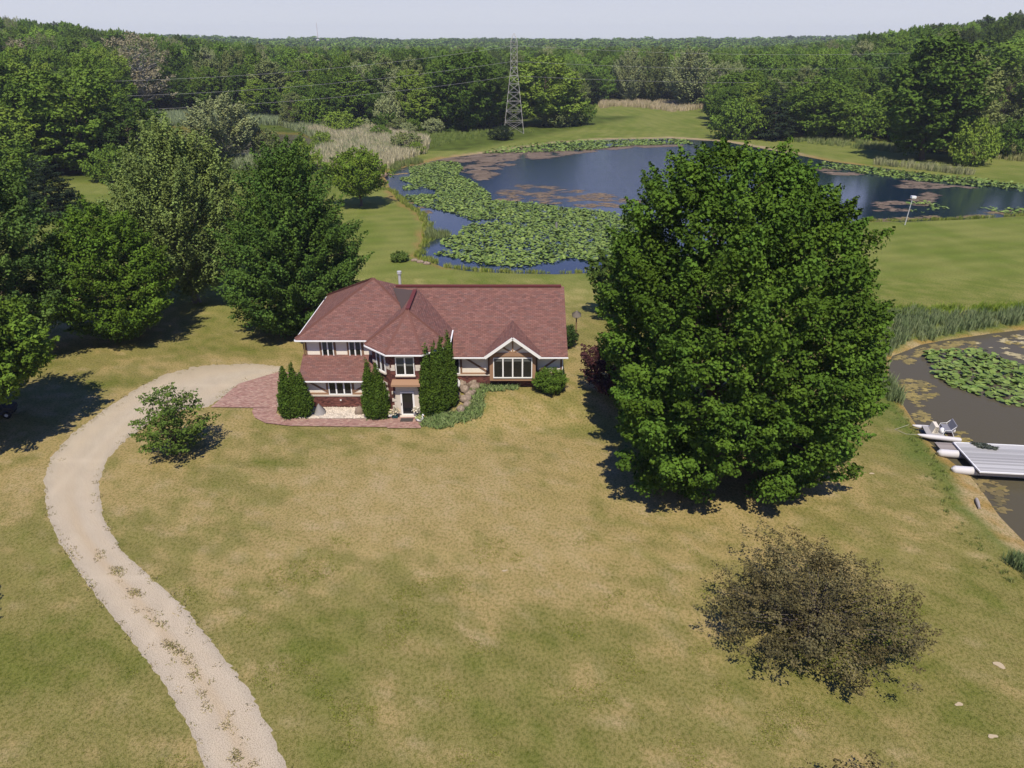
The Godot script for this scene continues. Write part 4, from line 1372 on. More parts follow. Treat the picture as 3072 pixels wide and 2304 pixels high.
func build_woods() -> void:
	var W := Color(1, 1, 1)
	var f := {h = 20.0, r = 6.5, y0 = 1.5, peak = 0.52, pw = 0.42, clumps = 180, per = 125, size = 0.45, cr = 1.45, flat = 0.66, wild = 0.2, col = W, vary = 0.26, tr = 0.3, limbs = 10, lobes = 0.2, gap = 0.8, sides = 5, wide = 0.42}
	variant("round_a", 201, f)
	variant("round_b", 202, f)
	var q := f.duplicate()
	q.peak = 0.62
	q.lobes = 0.3
	q.clumps = 130
	variant("round_c", 203, q)
	q = f.duplicate()
	q.peak = 0.42
	q.r = 4.8
	q.pw = 0.6
	variant("tall_a", 204, q)
	variant("tall_b", 205, q)
	q = f.duplicate()
	q.per = 80
	q.limbs = 70
	q.clumps = 110
	q.size = 0.34
	q.limb = 1.0
	q.up = 0.9
	q.stem = 0.7
	variant("airy", 206, q)
	q = f.duplicate()
	q.long = 1.7
	q.flat = 1.1
	q.up = 0.9
	q.per = 170
	q.size = 0.36
	q.cr = 1.15
	q.clumps = 210
	q.peak = 0.48
	q.r = 5.4
	variant("feathery", 212, q)
	q = {h = 14.0, r = 4.4, y0 = 0.4, cone = true, clumps = 200, per = 60, size = 0.42, cr = 1.0, col = W, vary = 0.25, tr = 0.2, limbs = 8, gap = 0.7, droop = 0.5, flat = 0.45, up = 0.1, lobes = 0.22, wide = 0.25}
	variant("spruce", 207, q)
	q = {h = 5.0, r = 3.6, y0 = 0.1, peak = 0.4, pw = 0.45, clumps = 100, per = 70, size = 0.32, cr = 0.85, col = W, vary = 0.3, tr = 0.08, limbs = 8, gap = 0.8, lobes = 0.22}
	variant("shrub_a", 208, q)
	variant("shrub_b", 209, q)
	q = f.duplicate()
	q.clumps = 60
	q.per = 20
	q.size = 1.9
	q.cr = 2.2
	q.limbs = 0
	q.y0 = 0.5
	variant("far_a", 210, q)
	variant("far_b", 211, q)
	M.dark = tinted(M.leaf, Color(0.080, 0.140, 0.021))
	M.mid = tinted(M.leaf, Color(0.120, 0.196, 0.028))
	M.bright = tinted(M.leaf, Color(0.178, 0.262, 0.038))
	M.grey = tinted(M.leaf, Color(0.172, 0.212, 0.072))
	M.pale = tinted(M.leaf, Color(0.270, 0.315, 0.140))
	M.tan = tinted(M.leaf, Color(0.290, 0.265, 0.170))
	M.fir = tinted(M.leaf, Color(0.026, 0.042, 0.020))
	M.deep = tinted(M.leaf, Color(0.062, 0.108, 0.022))
	M.pale_bark = mat("pale_bark", Color(0.36, 0.34, 0.30), 0.9, 0.1)
	var r := RandomNumberGenerator.new()
	r.seed = 77
	var own := [
		["cottonwood_tree", "round_c", "mid", -95.0, 167.0, 10.5, 21.5, "big dark tree with a domed crown west of the swamp"],
		["bushy_tree", "round_a", "bright", -108.0, 158.0, 9.0, 14.5, "bright green bushy tree in front of the big domed one"],
		["bushy_tree", "round_b", "mid", -88.5, 128.0, 6.5, 11.5, "bushy green tree beside the dark spruce by the lawn"],
		["spruce_tree", "spruce", "fir", -75.5, 119.0, 4.6, 10.8, "dark layered spruce at the edge of the back lawn"],
		["bushy_tree", "round_c", "deep", -84.0, 166.0, 7.0, 15.0, "dark shaded tree leaning over the strip of lawn by the swamp"],
		["shrub", "shrub_a", "mid", -82.5, 153.0, 4.2, 7.2, "round green shrub on the strip of lawn near the swamp"],
		["dead_topped_tree", "airy", "tan", -187.0, 301.0, 8.0, 21.0, "brown thinly leaved tree behind the big domed one"],
		["sycamore_tree", "airy", "tan", -138.0, 291.0, 10.5, 26.0, "brown sycamore with bare white limbs rising above the wood"],
		["willow_tree", "feathery", "pale", -70.4, 183.9, 6.6, 14.0, "pale silvery tree standing at the swamp's edge"],
		["sapling", "shrub_b", "bright", -45.4, 163.0, 3.0, 7.2, "light green sapling in the pale reeds behind the maples"],
		["sapling", "shrub_a", "grey", -61.4, 188.0, 3.3, 7.0, "grey-green sapling beside the swamp water"],
		["catalpa_tree", "round_b", "bright", 11.0, 264.0, 11.5, 22.2, "big light green leafy tree right behind the steel pylon"],
		["oak_tree", "round_a", "dark", -15.0, 252.0, 10.0, 24.5, "massive dark tree beside the steel pylon"],
		["oak_tree", "round_c", "dark", -4.0, 262.0, 8.0, 19.0, "dark tree between the massive one and the pylon"],
		["hedge_tree", "shrub_a", "grey", 16.5, 262.0, 6.0, 6.8, "grey-green thicket east of the pylon's feet"],
		["hedge_tree", "shrub_b", "dark", 22.5, 270.0, 5.5, 9.5, "dark thicket at the end of the clump east of the pylon"],
		["tall_tree", "round_a", "grey", -64.5, 346.0, 11.0, 23.4, "broad olive tree with a pale trunk in the middle wood"],
		["willow_shrub", "shrub_a", "pale", -41.5, 256.0, 4.0, 10.4, "silvery willow shrub at the edge of the middle wood"],
		["shrub", "shrub_b", "bright", -53.4, 238.5, 5.2, 6.8, "bright green shrub standing in the beige reeds"],
		["shrub", "shrub_a", "mid", -68.0, 258.0, 5.0, 10.0, "tall green shrub where the reeds meet the wood"],
		["pale_tree", "feathery", "pale", 55.0, 369.0, 6.5, 22.0, "pale tree with a white trunk behind the mown field, thinner of the pair"],
		["pale_tree", "feathery", "grey", 66.5, 369.0, 7.0, 23.0, "grey-green pale tree behind the mown field, fuller of the pair"],
		["poplar_tree", "feathery", "pale", 78.4, 341.0, 9.4, 22.4, "large pale beige tree standing apart at the end of the field"],
		["spruce_tree", "spruce", "fir", 77.6, 226.4, 6.6, 15.6, "dark spruce at the edge of the field beyond the pond"],
		["field_tree", "shrub_b", "mid", 66.5, 227.0, 6.8, 11.2, "rounded green tree next to the dark spruce beyond the pond"],
		["field_tree", "round_b", "mid", 90.0, 228.0, 8.6, 17.0, "green tree behind the far bank, east of the dark spruce"],
		["field_tree", "shrub_a", "mid", 102.5, 224.0, 7.0, 11.4, "bushy tree overhanging the tall grass beyond the far bank"],
		["cottonwood_tree", "tall_a", "dark", 100.5, 184.5, 9.2, 28.5, "tallest dark cottonwood on the far bank, shading the grass"],
		["cottonwood_tree", "tall_b", "grey", 109.0, 186.0, 5.8, 24.0, "grey-leaved cottonwood beside the tallest dark one"],
		["bank_tree", "shrub_a", "bright", 107.2, 175.5, 4.6, 10.5, "light green bushy tree at the foot of the cottonwoods"],
		["field_tree", "round_c", "mid", 149.0, 228.0, 12.5, 27.0, "broad green tree at the edge of the rough grass in the east"],
		["shrub", "shrub_a", "grey", -27.5, 198.0, 3.7, 4.9, "round grey-green shrub in the beige reeds by the bank"],
		["shrub", "shrub_b", "bright", -24.6, 194.0, 2.0, 3.0, "small bright shrub at the foot of the round grey-green one"],
		["marsh_shrub", "shrub_a", "bright", -51.0, 203.0, 2.6, 4.6, "bright shrub standing between the swamp water and the beige reeds"],
		["marsh_shrub", "shrub_b", "mid", -39.0, 226.0, 3.0, 4.0, "green shrub in the middle of the beige reeds"],
		["marsh_shrub", "shrub_a", "grey", -76.0, 262.0, 3.4, 5.4, "grey-green shrub at the back of the swamp reeds"],
		["marsh_shrub", "shrub_b", "pale", -33.0, 240.0, 2.4, 3.4, "small silvery shrub where beige reeds meet the lush meadow"],
		["juniper", "shrub_b", "fir", -3.0, 224.0, 3.1, 4.0, "low dark juniper on the mown bank near the pylon"],
		["field_tree", "shrub_b", "dark", 124.0, 188.0, 5.0, 9.0, "dark shrub at the very end of the far bank"],
	]
	var stand := []
	for t in own:
		wood_tree(t[0], t[1], t[2], t[3], t[4], t[5], t[6], r.randf() * TAU, t[7])
		stand.append(Vector3(t[3], t[4], t[5]))
	# low shrubs along the edge of the middle wood
	for i in 11:
		var x := -60.0 + i * 5.6 + r.randf() * 2.0
		var d := front(x / 248.0) - 4.0 + r.randf() * 3.0
		wood_tree("edge_shrub", "shrub_a" if i % 2 else "shrub_b", ["grey", "mid", "pale", "dark"][i % 4], x, d, 2.6 + r.randf() * 1.6, 2.6 + r.randf() * 3.0, r.randf() * TAU, ["grey-green", "green", "silvery", "dark"][i % 4] + " low shrub, %s from the beige reeds along the middle wood" % ["first", "second", "third", "fourth", "fifth", "sixth", "seventh", "eighth", "ninth", "tenth", "eleventh"][i], "shrubs along the middle wood", "shrub")
	# woods: the rows at the front one by one, the rest as a mass
	var spots := []
	var d := 138.0
	while d < 720.0:
		var gap := 8.2 if d < 330.0 else 9.6
		var x := -1.25 * d
		while x < 1.25 * d:
			var p := Vector2(x + (r.randf() - 0.5) * gap * 0.9, d + (r.randf() - 0.5) * gap * 0.9)
			x += gap
			var u := p.x / p.y
			if p.y < front(u) + 4.0:
				continue
			# an open field and marsh run through the middle
			if u > 0.10 and u < 0.2 and p.y < 395.0 and r.randf() < 0.75:
				continue
			var free := true
			for s in stand:
				if Vector2(s.x, s.y).distance_to(p) < s.z * 0.62:
					free = false
					break
			if free:
				spots.append(p)
		d += gap
	spots.sort_custom(func(a, b): return a.y - front(a.x / a.y) * 0.55 < b.y - front(b.x / b.y) * 0.55)
	var shape := ["round_a", "round_b", "round_c", "tall_a", "tall_b", "airy"]
	var tone := ["dark", "mid", "bright", "grey", "deep", "pale", "tan"]
	var words := {dark = "dark green", mid = "mid green", bright = "light green", grey = "grey-green", deep = "very dark", pale = "pale", tan = "brownish"}
	var marks := [["the domed tree", -0.57], ["the brown sycamore", -0.474], ["the silvery swamp tree", -0.383], ["the radio mast", -0.243], ["the olive tree", -0.186], ["the massive dark tree", -0.06], ["the steel pylon", 0.002], ["the thicket by the pylon", 0.075], ["the pale pair", 0.165], ["the beige tree", 0.23], ["the dark spruce", 0.343], ["the bushy far-bank tree", 0.44], ["the tallest cottonwood", 0.545], ["the broad eastern tree", 0.653]]
	var mass := {}
	var shade := {}
	var count := 0
	var clump := noise(88, 60.0, 2)
	for p in spots:
		var u: float = p.x / p.y
		var k: String = shape[int(r.randf() * 5.5)]
		var z := r.randf() + 0.5 * clump.get_noise_2d(p.x, p.y)
		var t := "dark" if z < 0.24 else ("mid" if z < 0.58 else ("bright" if z < 0.82 else ("grey" if z < 1.0 else "deep")))
		if k == "airy":
			t = "pale" if r.randf() < 0.5 else "grey"
		var high := 13.5 + 10.5 * r.randf()
		var edge: float = p.y - front(u)
		high *= 0.66 + 0.34 * smoothstep(2.0, 26.0, edge)
		if u > 0.28 and p.y < 300.0:
			high *= 0.86
		var rad := 3.7 + 3.0 * r.randf()
		if count < 265 and absf(u) < 0.76:
			var where := "western rise" if u < -0.47 else ("wood behind the swamp" if u < -0.27 else ("middle wood" if u < 0.10 else ("wood behind the mown field" if u < 0.27 else "eastern wood")))
			wood_tree("broadleaf_tree", k, t, p.x, p.y, rad, high, r.randf() * TAU, label_of(p, u, edge, {round_a = "round ", round_b = "full ", round_c = "broad ", tall_a = "narrow ", tall_b = "slender ", airy = "airy "}[k] + words[t], high, marks, where), "trees of the " + where)
			count += 1
		else:
			var key: String = k
			if not mass.has(key):
				mass[key] = []
				shade[key] = []
			shade[key].append(tone_of(z, k == "airy", r))
			var kk: Array = kinds[k]
			mass[key].append(Transform3D(Basis(Vector3.UP, r.randf() * TAU).scaled(Vector3(rad / kk[2].r, high / kk[2].h, rad / kk[2].r)), P(p.x, ground_y(p.x, p.y) - 0.2, p.y)))
	d = 720.0
	while d < 3300.0:
		var gap := 11.0 + d * 0.007
		var x := -1.15 * d
		while x < 1.15 * d:
			var p := Vector2(x + (r.randf() - 0.5) * gap, d + (r.randf() - 0.5) * gap)
			x += gap
			if clump.get_noise_2d(p.x * 0.25, p.y * 0.25) < -0.42:
				continue
			var z := r.randf() + 0.5 * clump.get_noise_2d(p.x * 0.4, p.y * 0.4)
			var key: String = "far_a" if r.randf() < 0.5 else "far_b"
			if not mass.has(key):
				mass[key] = []
				shade[key] = []
			shade[key].append(tone_of(z, false, r))
			var rad := 6.0 + gap * 0.22 * (0.6 + r.randf())
			mass[key].append(Transform3D(Basis(Vector3.UP, r.randf() * TAU).scaled(Vector3(rad / 6.5, (13.0 + 9.0 * r.randf()) / 20.0, rad / 6.5)), P(p.x, ground_y(p.x, p.y) - 0.5, p.y)))
		d += gap
	for key in mass:
		scatter("distant_wood", kinds[key][0], M.leaf, mass[key], shade[key], "mass of %s tree crowns stretching to the horizon" % {round_a = "rounded", round_b = "full", round_c = "broad topped", tall_a = "tall", tall_b = "slender", airy = "pale airy", far_a = "far", far_b = "hazy far"}[key])
	# farm on the skyline
	var o := thing("silo", P(-364.0, 13.0, 1500.0), "dark blue silo far off above the trees", "silo")
	var b := Mb.new()
	b.tube([Vector3(0, 0, 0), Vector3(0, 17, 0)], [3.8, 3.8], 14)
	put("drum", b.mesh(), mat("blue_silo", Color(0.03, 0.05, 0.13), 0.5), o)
	b = Mb.new()
	b.tube([Vector3(0, 17, 0), Vector3(0, 18.4, 0), Vector3(0, 19, 0)], [3.9, 2.6, 0.3], 14)
	put("roof", b.mesh(), M.white, o)
	b = Mb.new()
	b.tube([P(-366.0, 20, 1510), P(-366.0, 60, 1510)], [0.5, 0.3], 6)
	tag(put("radio_mast", b.mesh(), mat("mast_red", Color(0.5, 0.38, 0.36))), "thin tall radio mast on the skyline behind the silo", "mast")
	for i in 2:
		o = thing("barn", P([-402.0, -384.0][i], 20.0, 1440.0), ["long barn roof showing white above the far trees", "short white barn roof between the long one and the silo"][i], "barn")
		b = Mb.new()
		b.box(Vector3(0, -3, 0), Vector3([30.0, 9.0][i], 8, 14))
		put("wall", b.mesh(), M.white, o)
		b = Mb.new()
		var w: float = [15.6, 5.0][i]
		b.slab([Vector3(-w, 1, 8), Vector3(w, 1, 8), Vector3(w, 5, 0), Vector3(-w, 5, 0)], 0.4)
		b.slab([Vector3(-w, 1, -8), Vector3(w, 1, -8), Vector3(w, 5, 0), Vector3(-w, 5, 0)], 0.4)
		put("roof", b.mesh(), M.white, o)

func fill(p: PackedVector2Array, per_m2: float, r: RandomNumberGenerator, ragged: FastNoiseLite, cut := -0.35) -> PackedVector2Array:
	var out := PackedVector2Array()
	var rc := rect_of(p)
	for i in int(rc.get_area() * per_m2):
		var q := rc.position + Vector2(r.randf(), r.randf()) * rc.size
		if Geometry2D.is_point_in_polygon(q, p) and ragged.get_noise_2d(q.x, q.y) > cut:
			out.append(q)
	return out

const LEVEL := -0.25

func build_water() -> void:
	var r := RandomNumberGenerator.new()
	r.seed = 31
	var ragged := noise(14, 7.0, 3)
	var open_half := PackedVector2Array([Vector2(-60, 128), Vector2(50, 128), Vector2(50, 260), Vector2(-60, 260)])
	var calm_half := PackedVector2Array([Vector2(-60, 60), Vector2(160, 60), Vector2(160, 260), Vector2(50, 260), Vector2(50, 128), Vector2(-60, 128)])
	for q in [["pond_water", Geometry2D.intersect_polygons(poly_pond, open_half)[0], M.water], ["pond_water", Geometry2D.intersect_polygons(poly_pond, calm_half)[0], M.calm], ["pond_water", poly_east, M.still], ["swamp_water", poly_swamp, M.still]]:
		var p: PackedVector2Array = q[1]
		var g := Geometry2D.offset_polygon(p, 3.0)[0]
		if q[2] == M.water:
			g = Geometry2D.intersect_polygons(g, open_half)[0]
		elif q[2] == M.calm:
			g = Geometry2D.intersect_polygons(g, calm_half)[0]
		struct(q[0], sheet(g, LEVEL), q[2])
	# lily pads: cupped leaves at all tilts
	var pad := Mb.new()
	var at := 0
	pad.v.append(Vector3(0, 0.0, 0))
	pad.n.append(Vector3.UP)
	pad.c.append(Color.WHITE)
	for i in 9:
		var a := TAU * (i / 8.0) * 0.96
		pad.v.append(Vector3(cos(a) * 0.5, 0.06 + 0.05 * sin(a * 2.0), sin(a) * 0.5))
		pad.n.append(Vector3(-cos(a) * 0.25, 1, -sin(a) * 0.25).normalized())
		pad.c.append(Color.WHITE)
	for i in 8:
		pad.ix.append_array([0, i + 1, i + 2])
	var pm := pad.mesh()
	var where := []
	var tint := []
	var put_pads := func(poly_: PackedVector2Array, density: float, size: float, tilt: float, cut: float) -> void:
		for q in fill(poly_, density, r, ragged, cut):
			var k := size * (0.6 + 0.7 * r.randf())
			var bs := Basis(Vector3.UP, r.randf() * TAU) * Basis(Vector3(1, 0, 0), (r.randf() - 0.35) * tilt) * Basis(Vector3.UP, r.randf() * TAU)
			where.append(Transform3D(bs.scaled(Vector3(k, k, k)), P(q.x, LEVEL + 0.03 + r.randf() * r.randf() * tilt * 0.3, q.y)))
			var c := Color(0.100, 0.162, 0.034).lerp(Color(0.190, 0.250, 0.066), r.randf())
			tint.append(c * (0.75 + 0.5 * r.randf()))
	put_pads.call(poly([-24.0, 173.1, -17.8, 182.5, -13.0, 180.6, -11.2, 171.3, -11.8, 163.0, -9.1, 156.8, -5.9, 147.0, -4.1, 140.6, -3.9, 134.8, -0.1, 133.1, 4.2, 131.5, 10.4, 127.3, 15.5, 125.3, 22.3, 118.1, 20.0, 101.0, 12.8, 94.1, 10.0, 93.5, 8.0, 95.2, 5.6, 92.9, 3.5, 92.3, 1.8, 90.6, -3.2, 91.8, -6.5, 93.5, -8.4, 95.9, -10.7, 97.1, -9.8, 99.0, -7.7, 97.7, -8.6, 100.3, -10.2, 101.6, -10.4, 105.8, -8.1, 108.1, -7.7, 113.6, -5.9, 116.1, -2.1, 117.0, -2.3, 119.2, -6.0, 117.8, -7.2, 118.7, -10.8, 124.3, -14.2, 127.3, -16.9, 130.4, -20.1, 135.9, -20.1, 139.4, -14.7, 140.6, -14.8, 144.4, -17.7, 147.0, -21.2, 144.4, -22.0, 148.3, -19.9, 151.0, -23.4, 155.3, -24.0, 158.3, -21.7, 161.4, -23.3, 167.9]), 11.0, 0.46, 1.1, -0.55)
	put_pads.call(poly([-10.3, 196.2, -4.8, 205.7, 3.2, 214.7, 17.6, 223.1, 36.2, 226.0, 52.0, 227.4, 52.0, 215.4, 34.1, 212.1, 19.2, 202.1, 6.2, 198.5, -6.5, 196.2]), 4.6, 0.62, 1.2, -0.28)
	put_pads.call(poly([75.3, 181.8, 81.4, 174.2, 89.2, 167.2, 98.8, 158.6, 108.6, 146.0, 102.1, 141.7, 93.3, 149.0, 84.0, 156.6, 77.4, 165.0, 71.4, 171.8]), 5.2, 0.56, 1.2, -0.3)
	put_pads.call(poly([71.5, 132.7, 75.8, 134.2, 76.4, 127.1, 70.4, 123.8, 68.1, 125.7]), 2.6, 0.6, 0.9, -0.2)
	put_pads.call(poly([82.0, 128.4, 89.4, 127.1, 100.0, 127.0, 98.0, 124.5, 88.4, 122.6, 84.5, 122.0, 83.2, 123.1]), 3.0, 0.6, 0.9, -0.3)
	scatter("lily_pads", pm, M.pad, where, tint, "crowded green lily pads covering much of the large pond")
	where.clear()
	tint.clear()
	put_pads.call(poly([38.6, 62.6, 41.5, 63.1, 44.3, 63.1, 44.9, 61.0, 46.2, 59.3, 49.6, 58.4, 52.0, 55.0, 48.7, 50.8, 42.3, 50.3, 40.0, 51.5, 38.3, 53.2, 37.1, 55.0, 36.8, 56.8, 37.0, 59.0, 37.9, 61.0]), 11.0, 0.46, 1.0, -0.42)
	scatter("lily_pads", pm, M.pad, where, tint, "glossy green lily pads in the small pond beside the dock")
	# floating brown mats of dead weed
	var blob := Mb.new()
	blob.v.append(Vector3.ZERO)
	for i in 11:
		var a := TAU * i / 11.0
		var k := 0.5 + 0.28 * sin(i * 2.4) + 0.15 * sin(i * 5.1)
		blob.v.append(Vector3(cos(a) * k * 1.6, 0, sin(a) * k))
	for i in 12:
		blob.n.append(Vector3.UP)
		blob.c.append(Color.WHITE)
	for i in 11:
		blob.ix.append_array([0, i + 1, (i + 1) % 11 + 1])
	var bm := blob.mesh()
	where = []
	tint = []
	var put_mat := func(poly_: PackedVector2Array, density: float, size: float, cut: float, c0: Color, c1: Color, stretch: float) -> void:
		for q in fill(poly_, density, r, ragged, cut):
			var k := size * (0.5 + r.randf())
			where.append(Transform3D(Basis(Vector3.UP, (r.randf() - 0.5) * 0.9).scaled(Vector3(k * stretch, 1, k)), P(q.x, LEVEL + 0.006 + 0.02 * r.randf(), q.y)))
			tint.append(c0.lerp(c1, r.randf()))
	var b0 := Color(0.105, 0.078, 0.055)
	var b1 := Color(0.18, 0.14, 0.10)
	put_mat.call(poly([-18.2, 186.5, -9.6, 198.2, 3.0, 205.5, 19.1, 205.9, 33.7, 214.5, 48.0, 217.0, 46.9, 211.0, 30.9, 206.5, 15.0, 194.9, 8.9, 187.6, 0.7, 185.5, -3.1, 180.6, -13.2, 181.5]), 2.4, 0.95, -0.12, b0, b1, 1.7)
	put_mat.call(poly([-12.6, 174.9, -6.0, 180.6, 0.4, 178.6, -1.6, 173.1, -5.6, 167.9, -2.8, 163.8, -6.2, 156.3, -11.8, 163.0]), 2.6, 0.85, -0.1, b0, b1, 1.6)
	put_mat.call(poly([-4.1, 139.6, 1.1, 152.4, 9.6, 148.3, 20.7, 138.9, 25.4, 131.4, 16.7, 127.3, 4.2, 131.6, -2.4, 134.0]), 3.4, 0.30, 0.0, Color(0.12, 0.088, 0.058), Color(0.235, 0.175, 0.11), 2.8)
	put_mat.call(poly([81.3, 156.6, 86.7, 152.7, 93.0, 147.0, 82.5, 146.2, 76.7, 147.2]), 2.4, 0.7, -0.05, b0, b1, 1.8)
	put_mat.call(poly([65.1, 132.7, 72.2, 134.2, 82.8, 144.6, 80.9, 139.4, 71.3, 126.1, 62.2, 124.1]), 3.0, 0.6, -0.05, b0, b1, 1.9)
	put_mat.call(poly([71.4, 171.8, 76.9, 163.9, 72.5, 161.7, 69.6, 166.1]), 1.4, 1.2, -0.2, b0, b1, 1.5)
	put_mat.call(poly([46.0, 112.0, 60.0, 119.0, 76.0, 122.5, 92.0, 127.0, 92.0, 125.0, 76.0, 120.3, 62.0, 117.9, 48.0, 111.0]), 2.0, 0.9, -0.1, b0, Color(0.18, 0.14, 0.07), 1.5)
	put_mat.call(poly([-27.0, 163.0, -23.0, 178.0, -14.0, 189.0, -12.0, 186.0, -21.0, 174.0, -24.0, 163.0]), 1.2, 0.9, 0.0, b0, Color(0.26, 0.19, 0.08), 1.3)
	put_mat.call(poly([-22.6, 143.5, -18.7, 131.0, -14.0, 121.0, -12.6, 122.0, -17.0, 131.5, -21.0, 143.0]), 1.2, 0.7, 0.12, b0, Color(0.26, 0.19, 0.10), 1.3)
	scatter("weed_mats", bm, M.tintable, where, tint, "brown rafts of dead water weed floating on the large pond")
	where.clear()
	tint.clear()
	var e0 := Color(0.16, 0.13, 0.045)
	var e1 := Color(0.34, 0.27, 0.09)
	put_mat.call(poly([30.6, 46.0, 33.0, 57.0, 36.0, 61.5, 44.0, 66.0, 58.0, 68.0, 58.0, 62.0, 47.0, 64.0, 38.5, 62.0, 35.5, 56.0, 35.0, 49.0, 33.0, 44.5]), 2.6, 0.34, 0.02, e0, e1, 1.5)
	put_mat.call(poly([44.0, 66.0, 60.0, 68.5, 62.0, 55.0, 47.0, 60.5]), 2.6, 0.36, -0.05, Color(0.30, 0.26, 0.14), Color(0.42, 0.36, 0.2), 1.4)
	put_mat.call(poly([29.6, 40.0, 29.4, 34.0, 31.0, 30.5, 36.0, 30.0, 37.0, 38.0, 33.0, 39.5]), 2.4, 0.36, 0.04, Color(0.10, 0.085, 0.05), e0, 1.5)
	put_mat.call(poly([31.0, 49.0, 33.4, 57.5, 35.4, 61.3, 39.0, 64.0, 45.0, 65.8, 45.0, 64.6, 39.0, 62.6, 36.8, 59.8, 34.8, 55.5, 32.8, 49.5, 32.0, 45.5, 30.8, 45.5]), 6.0, 0.34, -0.08, Color(0.13, 0.11, 0.05), Color(0.25, 0.20, 0.075), 1.4)
	put_mat.call(poly([30.8, 41.0, 30.2, 36.0, 30.2, 33.0, 32.0, 30.6, 33.0, 31.5, 31.6, 34.0, 31.7, 37.0, 32.2, 40.8]), 6.0, 0.34, -0.08, Color(0.11, 0.09, 0.045), Color(0.22, 0.17, 0.07), 1.4)
	scatter("weed_mats", bm, M.tintable, where, tint, "scattered yellowish weed floating on the small pond")

